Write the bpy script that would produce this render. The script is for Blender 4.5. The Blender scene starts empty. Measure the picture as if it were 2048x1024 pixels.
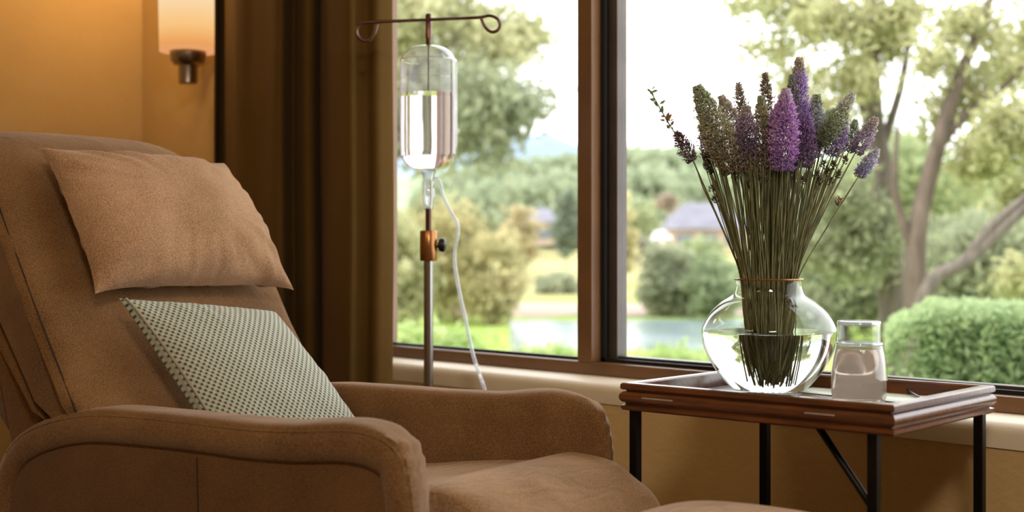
import bpy, bmesh, math, random
import numpy as np
from mathutils import Vector, Matrix, noise

random.seed(7)
rng = np.random.default_rng(7)
scene = bpy.context.scene
COL = scene.collection

# ------------------------------------------------------------------ survey of the place
# room axes: X along the window wall, Y out through the window, Z up; metres
F, HEYE, HORIZON = 2618.0, 0.97, 505.0
SN, CS = 0.723, 0.6908
FWD, RT, UP = Vector((-SN, CS, 0)), Vector((CS, SN, 0)), Vector((0, 0, 1))
EYE = Vector((0, 0, HEYE))


def ray(px, py=HORIZON):
    return FWD + RT * ((px - 1024) / F) + UP * ((HORIZON - py) / F)


def at(px, py, D):                       # point seen in direction px,py at distance D along the view axis
    return EYE + ray(px, py) * D


def on_plane(px, py, p0, n):
    d = ray(px, py)
    return EYE + d * ((Vector(p0) - EYE).dot(Vector(n)) / d.dot(Vector(n)))


def on_y(px, py, Y):
    return on_plane(px, py, (0, Y, 0), (0, 1, 0))


# ------------------------------------------------------------------ materials
def lin(h):
    h = h.lstrip('#')
    out = []
    for i in (0, 2, 4):
        c = int(h[i:i + 2], 16) / 255
        out.append(c / 12.92 if c <= 0.04045 else ((c + 0.055) / 1.055) ** 2.4)
    return (*out, 1.0)


def new_mat(name):
    m = bpy.data.materials.new(name)
    m.use_nodes = True
    nt = m.node_tree
    nt.nodes.clear()
    out = nt.nodes.new('ShaderNodeOutputMaterial')
    return m, nt, out


def N(nt, t, **kw):
    n = nt.nodes.new(t)
    for k, v in kw.items():
        if k.startswith('i_'):
            n.inputs[k[2:].replace('_', ' ')].default_value = v
        else:
            setattr(n, k, v)
    return n


def ramp(nt, stops):
    r = nt.nodes.new('ShaderNodeValToRGB')
    el = r.color_ramp.elements
    while len(el) < len(stops):
        el.new(0.5)
    for e, (p, c) in zip(el, stops):
        e.position = p
        e.color = c
    return r


def noisy(name, c1, c2, scale=8, rough=0.8, bump=0.0, bscale=60, metallic=0.0, stretch=(1, 1, 1), sheen=0.0,
          coat=0.0, spec=0.5, detail=4, coord='Object', dist=0.01, bstretch=(1, 1, 1)):
    m, nt, out = new_mat(name)
    L = nt.links.new
    tc = N(nt, 'ShaderNodeTexCoord')
    mp = N(nt, 'ShaderNodeMapping')
    mp.inputs['Scale'].default_value = stretch
    L(tc.outputs[coord], mp.inputs[0])
    nz = N(nt, 'ShaderNodeTexNoise', i_Scale=scale, i_Detail=detail)
    L(mp.outputs[0], nz.inputs['Vector'])
    rp = ramp(nt, [(0.3, c1), (0.7, c2)])
    L(nz.outputs[0], rp.inputs[0])
    b = N(nt, 'ShaderNodeBsdfPrincipled', i_Roughness=rough, i_Metallic=metallic)
    b.inputs['Specular IOR Level'].default_value = spec
    b.inputs['Sheen Weight'].default_value = sheen
    b.inputs['Coat Weight'].default_value = coat
    b.inputs['Coat Roughness'].default_value = 0.08
    L(rp.outputs[0], b.inputs['Base Color'])
    if bump:
        mp2 = N(nt, 'ShaderNodeMapping')
        mp2.inputs['Scale'].default_value = bstretch
        L(tc.outputs[coord], mp2.inputs[0])
        n2 = N(nt, 'ShaderNodeTexNoise', i_Scale=bscale, i_Detail=3)
        L(mp2.outputs[0], n2.inputs['Vector'])
        bp = N(nt, 'ShaderNodeBump', i_Strength=bump, i_Distance=dist)
        L(n2.outputs[0], bp.inputs['Height'])
        L(bp.outputs[0], b.inputs['Normal'])
    L(b.outputs[0], out.inputs[0])
    return m


def fabric(name, c1, c2, scale=700, bump=0.25, sheen=0.35, broad=5, wrinkle=0.0, wstretch=(1, 1, 1), wscale=14):
    m, nt, out = new_mat(name)
    L = nt.links.new
    tc = N(nt, 'ShaderNodeTexCoord')
    fine = N(nt, 'ShaderNodeTexNoise', i_Scale=scale, i_Detail=2)
    L(tc.outputs['Object'], fine.inputs['Vector'])
    big = N(nt, 'ShaderNodeTexNoise', i_Scale=broad, i_Detail=3)
    L(tc.outputs['Object'], big.inputs['Vector'])
    add = N(nt, 'ShaderNodeMath', operation='ADD')
    s1 = N(nt, 'ShaderNodeMath', operation='MULTIPLY')
    s1.inputs[1].default_value = 0.6
    s2 = N(nt, 'ShaderNodeMath', operation='MULTIPLY')
    s2.inputs[1].default_value = 0.4
    L(fine.outputs[0], s1.inputs[0])
    L(big.outputs[0], s2.inputs[0])
    L(s1.outputs[0], add.inputs[0])
    L(s2.outputs[0], add.inputs[1])
    rp = ramp(nt, [(0.32, c1), (0.68, c2)])
    L(add.outputs[0], rp.inputs[0])
    b = N(nt, 'ShaderNodeBsdfPrincipled', i_Roughness=0.9)
    b.inputs['Specular IOR Level'].default_value = 0.15
    b.inputs['Sheen Weight'].default_value = sheen
    b.inputs['Sheen Roughness'].default_value = 0.4
    b.inputs['Sheen Tint'].default_value = (1, .8, .65, 1)
    L(rp.outputs[0], b.inputs['Base Color'])
    bp = N(nt, 'ShaderNodeBump', i_Strength=bump, i_Distance=0.0015)
    L(fine.outputs[0], bp.inputs['Height'])
    last = bp
    if wrinkle:
        mp = N(nt, 'ShaderNodeMapping')
        mp.inputs['Scale'].default_value = wstretch
        L(tc.outputs['Object'], mp.inputs[0])
        wn = N(nt, 'ShaderNodeTexNoise', i_Scale=wscale, i_Detail=2)
        wn.inputs['Distortion'].default_value = 0.6
        L(mp.outputs[0], wn.inputs['Vector'])
        b2 = N(nt, 'ShaderNodeBump', i_Strength=wrinkle, i_Distance=0.03)
        L(wn.outputs[0], b2.inputs['Height'])
        L(bp.outputs[0], b2.inputs['Normal'])
        last = b2
    L(last.outputs[0], b.inputs['Normal'])
    L(b.outputs[0], out.inputs[0])
    return m


def wood(name, c1, c2, scale=(2, 30, 30), rough=0.25, coat=0.6):
    m, nt, out = new_mat(name)
    L = nt.links.new
    tc = N(nt, 'ShaderNodeTexCoord')
    mp = N(nt, 'ShaderNodeMapping')
    mp.inputs['Scale'].default_value = scale
    L(tc.outputs['Object'], mp.inputs[0])
    nz = N(nt, 'ShaderNodeTexNoise', i_Scale=3, i_Detail=6, i_Distortion=0.4)
    L(mp.outputs[0], nz.inputs['Vector'])
    rp = ramp(nt, [(0.3, c1), (0.7, c2)])
    L(nz.outputs[0], rp.inputs[0])
    b = N(nt, 'ShaderNodeBsdfPrincipled', i_Roughness=rough)
    b.inputs['Coat Weight'].default_value = coat
    b.inputs['Coat Roughness'].default_value = 0.12
    L(rp.outputs[0], b.inputs['Base Color'])
    L(b.outputs[0], out.inputs[0])
    return m


def thin_glass(name, tint=(1, 1, 1, 1), edge=0.6, base=0.03, power=3.0, milk=0.0):
    m, nt, out = new_mat(name)
    L = nt.links.new
    lw = N(nt, 'ShaderNodeLayerWeight', i_Blend=0.5)
    pw = N(nt, 'ShaderNodeMath', operation='POWER')
    pw.inputs[1].default_value = power
    L(lw.outputs['Facing'], pw.inputs[0])
    ma = N(nt, 'ShaderNodeMath', operation='MULTIPLY_ADD')
    ma.inputs[1].default_value = edge
    ma.inputs[2].default_value = base
    L(pw.outputs[0], ma.inputs[0])
    nz = N(nt, 'ShaderNodeTexNoise', i_Scale=3)
    rp = ramp(nt, [(0.0, tint), (1.0, tint)])
    L(nz.outputs[0], rp.inputs[0])
    tr = N(nt, 'ShaderNodeBsdfTransparent')
    L(rp.outputs[0], tr.inputs[0])
    gl = N(nt, 'ShaderNodeBsdfGlossy', i_Roughness=0.03)
    mx = N(nt, 'ShaderNodeMixShader')
    L(ma.outputs[0], mx.inputs[0])
    L(tr.outputs[0], mx.inputs[1])
    L(gl.outputs[0], mx.inputs[2])
    if milk:
        tl = N(nt, 'ShaderNodeBsdfTranslucent')
        tl.inputs[0].default_value = (.9, .88, .92, 1)
        m2 = N(nt, 'ShaderNodeMixShader')
        m2.inputs[0].default_value = milk
        L(mx.outputs[0], m2.inputs[1])
        L(tl.outputs[0], m2.inputs[2])
        mx = m2
    L(mx.outputs[0], out.inputs[0])
    return m


def solid_glass(name, col, rough=0.0, ior=1.33, milky=0.0, milk=(0.8, 0.75, 0.7, 1)):
    m, nt, out = new_mat(name)
    L = nt.links.new
    nz = N(nt, 'ShaderNodeTexNoise', i_Scale=2)
    rp = ramp(nt, [(0.0, col), (1.0, col)])
    L(nz.outputs[0], rp.inputs[0])
    g = N(nt, 'ShaderNodeBsdfGlass', i_IOR=ior, i_Roughness=rough)
    L(rp.outputs[0], g.inputs[0])
    last = g
    if milky:
        d = N(nt, 'ShaderNodeBsdfTranslucent')
        d.inputs[0].default_value = milk
        mx = N(nt, 'ShaderNodeMixShader')
        mx.inputs[0].default_value = milky
        L(g.outputs[0], mx.inputs[1])
        L(d.outputs[0], mx.inputs[2])
        last = mx
    L(last.outputs[0], out.inputs[0])
    return m


def leafy(name, trans=0.4, rough=0.6):
    m, nt, out = new_mat(name)
    L = nt.links.new
    at_ = N(nt, 'ShaderNodeAttribute', attribute_name='Col')
    d = N(nt, 'ShaderNodeBsdfDiffuse')
    t = N(nt, 'ShaderNodeBsdfTranslucent')
    mx = N(nt, 'ShaderNodeMixShader')
    mx.inputs[0].default_value = trans
    L(at_.outputs['Color'], d.inputs[0])
    L(at_.outputs['Color'], t.inputs[0])
    L(d.outputs[0], mx.inputs[1])
    L(t.outputs[0], mx.inputs[2])
    L(mx.outputs[0], out.inputs[0])
    return m


def emissive_shade(name):
    m, nt, out = new_mat(name)
    L = nt.links.new
    tc = N(nt, 'ShaderNodeTexCoord')
    sp = N(nt, 'ShaderNodeSeparateXYZ')
    L(tc.outputs['Generated'], sp.inputs[0])
    rp = ramp(nt, [(0.0, lin('#f0a878')), (0.05, lin('#f0a860')), (0.22, lin('#ffcb86')), (0.5, lin('#ffe3b8'))])
    L(sp.outputs['Z'], rp.inputs[0])
    em = N(nt, 'ShaderNodeEmission', i_Strength=0.55)
    L(rp.outputs[0], em.inputs[0])
    df = N(nt, 'ShaderNodeBsdfTranslucent')
    df.inputs[0].default_value = lin('#ffe6c4')
    mx = N(nt, 'ShaderNodeMixShader')
    mx.inputs[0].default_value = 0.1
    L(em.outputs[0], mx.inputs[1])
    L(df.outputs[0], mx.inputs[2])
    L(mx.outputs[0], out.inputs[0])
    return m


def woven(name):
    m, nt, out = new_mat(name)
    L = nt.links.new
    uv = N(nt, 'ShaderNodeUVMap')
    sp = N(nt, 'ShaderNodeSeparateXYZ')
    L(uv.outputs[0], sp.inputs[0])

    def math_(op, a, b=None):
        n = N(nt, 'ShaderNodeMath', operation=op)
        for i, v in enumerate((a, b)):
            if v is None:
                continue
            if isinstance(v, (int, float)):
                n.inputs[i].default_value = v
            else:
                L(v, n.inputs[i])
        return n.outputs[0]
    P = 2 * math.pi
    a = math_('MULTIPLY', sp.outputs['X'], 29 * P)
    bb = math_('MULTIPLY', sp.outputs['Y'], 30 * P)
    s1 = math_('SINE', math_('ADD', a, bb))
    s2 = math_('SINE', math_('SUBTRACT', a, bb))
    pr = math_('ADD', s1, s2)
    h = math_('MULTIPLY_ADD', pr, 0.25)
    nt.nodes[-1].inputs[2].default_value = 0.5
    rp = ramp(nt, [(0.0, lin('#39402f')), (0.2, lin('#5d6652')), (0.42, lin('#a8a99a')), (1.0, lin('#c2c4b6'))])
    L(h, rp.inputs[0])
    b = N(nt, 'ShaderNodeBsdfPrincipled', i_Roughness=0.9)
    b.inputs['Specular IOR Level'].default_value = 0.1
    b.inputs['Sheen Weight'].default_value = 0.15
    L(rp.outputs[0], b.inputs['Base Color'])
    bp = N(nt, 'ShaderNodeBump', i_Strength=0.5, i_Distance=0.002)
    L(h, bp.inputs['Height'])
    L(bp.outputs[0], b.inputs['Normal'])
    L(b.outputs[0], out.inputs[0])
    return m


M = {}
M['wall'] = noisy('plaster', lin('#c4a470'), lin('#cfb07b'), 3, 0.9, 0.35, 38, dist=0.006, spec=0.2)
M['ceiling'] = noisy('ceiling paint', lin('#cbb48c'), lin('#d2bc96'), 3, 0.95)
M['floor'] = wood('floor boards', lin('#3d2817'), lin('#5b3c22'), (3, 20, 20), 0.5, 0.1)
M['sill'] = noisy('sill plaster', lin('#dccbb0'), lin('#e8dac2'), 4, 0.5, 0.1, 40)
M['frame'] = wood('window frame brown', lin('#6b4a2e'), lin('#7c5836'), (2, 20, 2), 0.35, 0.3)
M['sash'] = noisy('dark bronze sash', lin('#4b433e'), lin('#58504a'), 10, 0.35, metallic=0.3)
M['gasket'] = noisy('black rubber', lin('#0c0c0c'), lin('#141414'), 10, 0.6)
M['pane'] = thin_glass('window pane', edge=0.35, base=0.01, power=4)
M['curtain'] = fabric('curtain cloth', lin('#58411b'), lin('#694e25'), 500, 0.2, 0.04)
M['chair'] = fabric('brown upholstery', lin('#523619'), lin('#936e48'), 380, 0.6, 0.35, 4, 0.22, (1, 1, 1), 9)
M['chair_side'] = fabric('brown upholstery side', lin('#4a3016'), lin('#7f5a35'), 380, 0.6, 0.35, 4, 0.08, (1, 1, 1), 6)
M['seat'] = fabric('brown seat cloth', lin('#694d31'), lin('#b18d69'), 380, 0.6, 0.35, 4, 0.4, (2.5, 0.9, 1), 10)
M['pillow'] = fabric('tan pillow cloth', lin('#7c5a3c'), lin('#c29b78'), 380, 0.6, 0.35, 4, 0.15, (1, 1, 1), 12)
M['woven'] = woven('sage woven cloth')
M['piping'] = noisy('pale piping', lin('#8b8471'), lin('#a39c88'), 200, 0.9)
M['seam'] = noisy('seam thread', lin('#2a1a0e'), lin('#3a2514'), 80, 0.9)
M['dark_metal'] = noisy('black iron', lin('#0d0b0a'), lin('#181412'), 20, 0.38, metallic=0.6)
M['tray'] = wood('mahogany', lin('#3e2010'), lin('#723f1e'), (3, 26, 26), 0.3, 0.4)
M['tray_floor'] = wood('mahogany tray floor', lin('#3a1c0e'), lin('#5d311a'), (3, 26, 26), 0.38, 0.0)
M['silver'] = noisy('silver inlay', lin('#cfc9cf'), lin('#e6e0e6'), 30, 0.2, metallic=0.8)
M['steel'] = noisy('brushed steel', lin('#8f8b88'), lin('#a8a4a0'), 3, 0.25, metallic=1.0, stretch=(80, 80, 1))
M['nickel'] = noisy('brushed nickel', lin('#a09284'), lin('#b3a698'), 3, 0.28, metallic=1.0, stretch=(80, 80, 1))
M['bronze'] = noisy('bronze rod', lin('#5c4238'), lin('#725448'), 3, 0.28, metallic=0.9, stretch=(80, 80, 1))
M['copper'] = noisy('copper collar', lin('#96653b'), lin('#a97648'), 3, 0.3, metallic=0.85, stretch=(60, 60, 1))
M['knob'] = noisy('black knob', lin('#101012'), lin('#1c1a1e'), 20, 0.35)
M['shell'] = thin_glass('clear bottle', (0.93, 0.92, 0.95, 1), 0.75, 0.05, 2.5, .10)
M['clear'] = thin_glass('clear plastic', (0.88, 0.9, 0.92, 1), 0.8, 0.15, 1.4, .22)
M['vase'] = thin_glass('clear vase glass', (0.97, 0.985, 0.97, 1), 0.8, 0.03, 3.0)
M['carafe'] = thin_glass('carafe glass', (0.95, 0.96, 0.95, 1), 0.8, 0.05, 2.5)
M['water'] = solid_glass('water', (0.97, 0.985, 0.97, 1))
M['serum'] = solid_glass('pink tinted fluid', (0.98, 0.93, 0.92, 1))
M['cloudy'] = solid_glass('cloudy water', (0.93, 0.86, 0.80, 1), 0.06, 1.33, 0.22, (0.78, 0.69, 0.62, 1))
M['shade'] = emissive_shade('lit lamp shade')
M['stem'] = noisy('dried stem', lin('#47482a'), lin('#868456'), 30, 0.7, coord='Object')
M['floret'] = leafy('lavender florets', 0.5)
M['leaf'] = leafy('leaf', 0.55)
M['bark'] = noisy('bark', lin('#4e4640'), lin('#72685e'), 6, 0.9, 0.5, 20, stretch=(3, 3, 0.6))
M['bark_dark'] = noisy('dark bark', lin('#4d4039'), lin('#6e6056'), 6, 0.9, 0.5, 20, stretch=(3, 3, 0.6))
M['paper'] = noisy('printed paper', lin('#a3ab94'), lin('#f0efd6'), 9, 0.35, stretch=(1, 3, 1))
M['pen'] = noisy('black pen', lin('#08090c'), lin('#14161a'), 20, 0.3)
M['lawn'] = noisy('lawn', lin('#7c9344'), lin('#a6b668'), 0.5, 1.0, spec=0.0)
M['meadow'] = noisy('meadow', lin('#8c8e5e'), lin('#b3a67c'), 0.12, 1.0, spec=0.0)
M['pond'] = noisy('pond water', lin('#75898a'), lin('#a9b6b8'), 0.6, 0.15, stretch=(1, 3, 1))
M['bank'] = noisy('pinkish gravel', lin('#9c877a'), lin('#b5a296'), 0.6, 1.0, spec=0.0)
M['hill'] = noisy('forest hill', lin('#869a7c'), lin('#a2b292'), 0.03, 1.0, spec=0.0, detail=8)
M['mount'] = noisy('blue hills', lin('#7b8c9e'), lin('#93a2b0'), 0.01, 1.0, spec=0.0)  # far haze is put into both pale hill colours
M['roof'] = noisy('slate roof', lin('#67656f'), lin('#7c7a83'), 0.6, 0.9)
M['housewall'] = noisy('pale render', lin('#b09a8a'), lin('#bba898'), 0.4, 0.9)
M['housewin'] = noisy('far window', lin('#5a6066'), lin('#70777d'), 1, 0.2)
M['white'] = noisy('white paint', lin('#e8edf0'), lin('#f6f8fa'), 3, 0.3)
M['tyre'] = noisy('tyre', lin('#1c1c1c'), lin('#282828'), 5, 0.8)


# ------------------------------------------------------------------ mesh helpers
class MB:
    def __init__(s):
        s.v, s.f, s.uv = [], [], None

    def add(s, v, f):
        b = len(s.v)
        s.v += [tuple(p) for p in v]
        s.f += [tuple(i + b for i in q) for q in f]
        return s

    def box(s, lo, hi):
        x0, y0, z0 = lo
        x1, y1, z1 = hi
        v = [(x0, y0, z0), (x1, y0, z0), (x1, y1, z0), (x0, y1, z0), (x0, y0, z1), (x1, y0, z1), (x1, y1, z1), (x0, y1, z1)]
        return s.add(v, [(0, 3, 2, 1), (4, 5, 6, 7), (0, 1, 5, 4), (1, 2, 6, 5), (2, 3, 7, 6), (3, 0, 4, 7)])

    def tube(s, pts, r, n=12, caps=True):
        pts = [Vector(p) for p in pts]
        rs = r if isinstance(r, (list, tuple)) else [r] * len(pts)
        v, f = [], []
        t = (pts[1] - pts[0]).normalized()
        ref = Vector((0, 0, 1)) if abs(t.z) < 0.9 else Vector((1, 0, 0))
        a = t.cross(ref).normalized()
        for i, p in enumerate(pts):
            if i == 0:
                t = pts[1] - pts[0]
            elif i == len(pts) - 1:
                t = pts[-1] - pts[-2]
            else:
                t = pts[i + 1] - pts[i - 1]
            t.normalize()
            a = (a - t * a.dot(t)).normalized()
            b = t.cross(a)
            for k in range(n):
                w = 2 * math.pi * k / n
                v.append(p + (a * math.cos(w) + b * math.sin(w)) * rs[i])
        for i in range(len(pts) - 1):
            for k in range(n):
                k2 = (k + 1) % n
                f.append((i * n + k, i * n + k2, (i + 1) * n + k2, (i + 1) * n + k))
        if caps:
            f.append(tuple(reversed(range(n))))
            f.append(tuple(range((len(pts) - 1) * n, len(pts) * n)))
        return s.add(v, f)

    def lathe(s, prof, c=(0, 0, 0), n=48, sy=1.0):
        v, f, rings = [], [], []
        for r, z in prof:
            if r < 1e-6:
                rings.append([len(v)])
                v.append((c[0], c[1], c[2] + z))
            else:
                rings.append(list(range(len(v), len(v) + n)))
                for k in range(n):
                    w = 2 * math.pi * k / n
                    v.append((c[0] + r * math.cos(w), c[1] + r * sy * math.sin(w), c[2] + z))
        for A, B in zip(rings, rings[1:]):
            for k in range(n):
                k2 = (k + 1) % n
                if len(A) == 1 and len(B) == 1:
                    continue
                if len(A) == 1:
                    f.append((A[0], B[k2], B[k]))
                elif len(B) == 1:
                    f.append((A[k], A[k2], B[0]))
                else:
                    f.append((A[k], A[k2], B[k2], B[k]))
        return s.add(v, f)


def link(name, mb, mat, parent=None, org=(0, 0, 0), smooth=True, bevel=0.0, bseg=3, subsurf=0, angle=40):
    me = bpy.data.meshes.new(name)
    o_ = Vector(org)
    me.from_pydata([tuple(Vector(p) - o_) for p in mb.v], [], mb.f)
    me.validate()
    bm = bmesh.new()
    bm.from_mesh(me)
    bmesh.ops.recalc_face_normals(bm, faces=bm.faces)
    bm.to_mesh(me)
    bm.free()
    me.materials.append(mat)
    o = bpy.data.objects.new(name, me)
    COL.objects.link(o)
    if parent is not None:
        o.parent = parent
    else:
        o.location = o_
    if smooth:
        for p in me.polygons:
            p.use_smooth = True
        if hasattr(me, 'set_sharp_from_angle'):
            me.set_sharp_from_angle(angle=math.radians(angle))
    if bevel:
        b = o.modifiers.new('bevel', 'BEVEL')
        b.width, b.segments, b.limit_method = bevel, bseg, 'ANGLE'
        b.harden_normals = True
    if subsurf:
        sd = o.modifiers.new('sub', 'SUBSURF')
        sd.levels = sd.render_levels = subsurf
    return o


def tag(o, label=None, cat=None, group=None, kind=None):
    if label:
        o['label'] = label
    if cat:
        o['category'] = cat
    if group:
        o['group'] = group
    if kind:
        o['kind'] = kind
    return o


def thing(name, label, cat, loc, rz=0.0, group=None):
    e = bpy.data.objects.new(name, None)
    e.empty_display_size = 0.1
    COL.objects.link(e)
    e.location = loc
    e.rotation_euler = (0, 0, rz)
    return tag(e, label, cat, group)


def spline(pts, n=8):
    """Catmull-Rom through the points"""
    pts = [Vector(p) for p in pts]
    out = []
    for i in range(len(pts) - 1):
        p0 = pts[max(i - 1, 0)]
        p1, p2 = pts[i], pts[i + 1]
        p3 = pts[min(i + 2, len(pts) - 1)]
        for k in range(n):
            t = k / n
            out.append(0.5 * ((2 * p1) + (p2 - p0) * t + (2 * p0 - 5 * p1 + 4 * p2 - p3) * t * t + (3 * p1 - p0 - 3 * p2 + p3) * t ** 3))
    out.append(pts[-1])
    return out


# ------------------------------------------------------------------ camera and render look
cd = bpy.data.cameras.new('camera')
cam = bpy.data.objects.new('camera', cd)
COL.objects.link(cam)
cam.location = EYE
cam.rotation_euler = (math.pi / 2, 0, math.atan2(SN, CS))
cd.sensor_width = 36
cd.lens = F / 2048 * 36
cd.shift_y = -(512 - HORIZON) / 2048
cd.dof.use_dof = True
cd.dof.focus_distance = 2.65
cd.dof.aperture_fstop = cd.lens / 17.0
cd.clip_end = 3000
scene.camera = cam
scene.view_settings.view_transform = 'Standard'
scene.view_settings.look = 'None'
scene.view_settings.exposure = 0.78
scene.cycles.use_denoising = True
scene.cycles.max_bounces = 14
scene.cycles.transparent_max_bounces = 24
scene.cycles.transmission_bounces = 12
scene.cycles.sample_clamp_indirect = 6.0
scene.cycles.blur_glossy = 0.5

# ------------------------------------------------------------------ the room shell
WY0, WY1 = 2.41, 2.68          # window wall, room face and outer face
XL, XR, YB, ZC = -4.55, 2.0, -2.4, 2.75
WX0, WX1, WZ0, WZ1 = -3.35, 1.3, 0.645, 2.35
w = MB()
w.box((XL, WY0, 0), (XR, WY1, WZ0 - 0.02))
w.box((XL, WY0, WZ1), (XR, WY1, ZC))
w.box((XL, WY0, WZ0 - 0.02), (WX0, WY1, WZ1))
w.box((WX1, WY0, WZ0 - 0.02), (XR, WY1, WZ1))
tag(link('wall_back', w, M['wall'], smooth=False), kind='structure')
tag(link('wall_left', MB().box((XL - 0.2, YB, 0), (XL, WY1, ZC)), M['wall'], smooth=False), kind='structure')
tag(link('wall_right', MB().box((XR, YB, 0), (XR + 0.2, WY1, ZC)), M['wall'], smooth=False), kind='structure')
tag(link('wall_front', MB().box((XL - 0.2, YB - 0.2, 0), (XR + 0.2, YB, ZC)), M['wall'], smooth=False), kind='structure')
tag(link('floor', MB().box((XL - 0.2, YB - 0.2, -0.15), (XR + 0.2, WY1, 0)), M['floor'], smooth=False), kind='structure')
tag(link('ceiling', MB().box((XL - 0.2, YB - 0.2, ZC), (XR + 0.2, WY1, ZC + 0.2)), M['ceiling'], smooth=False), kind='structure')
# sill ledge with a rounded nose
prof = [(WY0 - 0.004, WZ0 - 0.05), (WY0 - 0.004, WZ0 - 0.022), (WY0 - 0.001, WZ0 - 0.012), (WY0 + 0.006, WZ0 - 0.004), (WY0 + 0.016, WZ0), (2.60, WZ0), (2.60, WZ0 - 0.05)]
s = MB()
n = len(prof)
s.add([(WX0 + 0.002, y, z) for y, z in prof] + [(WX1 - 0.002, y, z) for y, z in prof],
      [(i, (i + 1) % n, n + (i + 1) % n, n + i) for i in range(n)] + [tuple(range(n)), tuple(range(n, 2 * n))])
tag(link('trim_1', s, M['sill'], angle=35), kind='structure')

# window: brown outer frame, dark sash in the right half, two panes
FY0, FY1 = 2.55, 2.645
px = lambda p, Y: on_y(p, 505, Y).x
P0, P1 = px(1154, FY0), px(1183, FY0)
w1 = MB()
w1.box((WX0, FY0, WZ0), (WX1, FY1, WZ0 + 0.034))
w1.box((WX0, FY0, WZ1 - 0.04), (WX1, FY1, WZ1))
w1.box((WX0, FY0, WZ0 + 0.034), (WX0 + 0.05, FY1, WZ1 - 0.04))
w1.box((WX1 - 0.05, FY0, WZ0 + 0.034), (WX1, FY1, WZ1 - 0.04))
w1.box((P0, FY0, WZ0 + 0.034), (P1, FY1, WZ1 - 0.04))
win = tag(link('window_1', w1, M['frame'], bevel=0.003), kind='structure')
sa = MB()
S0 = P1 + 0.004
sa.box((S0 + 0.012, 2.60, WZ0 + 0.042), (S0 + 0.042, 2.64, WZ1 - 0.05))
sa.box((WX1 - 0.09, 2.60, WZ0 + 0.042), (WX1 - 0.055, 2.64, WZ1 - 0.05))
sa.box((S0 + 0.042, 2.605, WZ0 + 0.042), (WX1 - 0.09, 2.64, WZ0 + 0.05))
sa.box((S0 + 0.042, 2.605, WZ1 - 0.075), (WX1 - 0.09, 2.64, WZ1 - 0.05))
link('sash', sa, M['sash'], win, bevel=0.002)
ga = MB()
ga.box((S0 - 0.003, 2.585, WZ0 + 0.034), (S0 + 0.012, 2.63, WZ1 - 0.04))
ga.box((S0 - 0.003, 2.585, WZ0 + 0.034), (WX1 - 0.05, 2.60, WZ0 + 0.043))
ga.box((WX0 + 0.05, 2.585, WZ0 + 0.034), (P0, 2.60, WZ0 + 0.041))
link('gasket', ga, M['gasket'], win, smooth=False)
link('pane', MB().box((WX0 + 0.05, 2.604, WZ0 + 0.034), (P0, 2.610, WZ1 - 0.04)), M['pane'], win, smooth=False)
link('pane', MB().box((S0 + 0.042, 2.618, WZ0 + 0.05), (WX1 - 0.09, 2.624, WZ1 - 0.075)), M['pane'], win, smooth=False)

# ------------------------------------------------------------------ curtain
cp = [(428, 2.30), (436, 2.345), (447, 2.345), (457, 2.31), (468, 2.25), (485, 2.225), (510, 2.23), (538, 2.215), (556, 2.20), (568, 2.215), (576, 2.26),
      (592, 2.30), (612, 2.27), (628, 2.29), (640, 2.34), (646, 2.32), (650, 2.26), (664, 2.22), (688, 2.19), (704, 2.185), (716, 2.21), (738, 2.235),
      (752, 2.23), (770, 2.255), (785, 2.28)]
path = []
for p, Y in cp:
    q = on_y(p, 505, Y)
    path.append((q.x, q.y, 0))
path = spline(path, 5)
v, f = [], []
NZ = 26
for k in range(NZ + 1):
    z = 0.012 + (2.42 - 0.012) * k / NZ
    for i, p in enumerate(path):
        a = 0.010 * noise.noise(Vector((p.x * 9, z * 1.1, 3.1)))
        v.append((p.x + 0.4 * a, p.y + a, z))
n = len(path)
for k in range(NZ):
    for i in range(n - 1):
        f.append((k * n + i, k * n + i + 1, (k + 1) * n + i + 1, (k + 1) * n + i))
cu = link('curtain', MB().add(v, f), M['curtain'], org=(path[n // 2].x, path[n // 2].y, 0.0), angle=180)
so = cu.modifiers.new('thick', 'SOLIDIFY')
so.thickness = 0.004
tag(cu, 'dark olive brown floor-length curtain hanging in folds at left of the window', 'curtain')

# ------------------------------------------------------------------ wall sconce
sx = on_y(376, 505, 2.30)
sd = (sx - EYE).dot(FWD)
zz = lambda py, D=sd: HEYE + (HORIZON - py) * D / F
mm = sd / F
sc = thing('wall_sconce', 'lit amber cylinder wall sconce with nickel cup between corner and curtain', 'wall lamp', (sx.x, WY0, zz(104)))
org = sc.location
c0 = (sx.x, sx.y, 0)
sh = MB().lathe([(54 * mm, zz(104)), (56 * mm, zz(104)), (59.5 * mm, zz(-110)), (57.5 * mm, zz(-110)), (54 * mm, zz(104) + .004)], c0, 56)
link('lamp_shade', sh, M['shade'], sc, org)
cup = MB().lathe([(0, zz(103)), (36 * mm, zz(103)), (36 * mm, zz(108)), (34 * mm, zz(122)), (31 * mm, zz(127)), (27 * mm, zz(130)), (20.5 * mm, zz(131.5)),
                  (19.5 * mm, zz(136)), (19 * mm, zz(166)), (17 * mm, zz(168)), (0, zz(168))], c0, 48)
link('cup', cup, M['nickel'], sc, org)
arm = MB().tube([(sx.x, sx.y + 57 * mm, zz(-40)), (sx.x, WY0 - 0.012, zz(-40))], 0.012, 16)
link('bracket', arm, M['nickel'], sc, org)
bp_ = MB().box((sx.x - 0.045, WY0 - 0.014, zz(-10)), (sx.x + 0.035, WY0, zz(-100)))
link('backplate', bp_, M['nickel'], sc, org, bevel=0.004)
pl = bpy.data.lights.new('sconce bulb', 'POINT')
pl.color, pl.energy, pl.shadow_soft_size = (1.0, 0.66, 0.30), 6.2, 0.06
po = bpy.data.objects.new('sconce_bulb', pl)
COL.objects.link(po)
po.location = (sx.x - 0.0, sx.y, zz(-125))
po.parent = None
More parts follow.
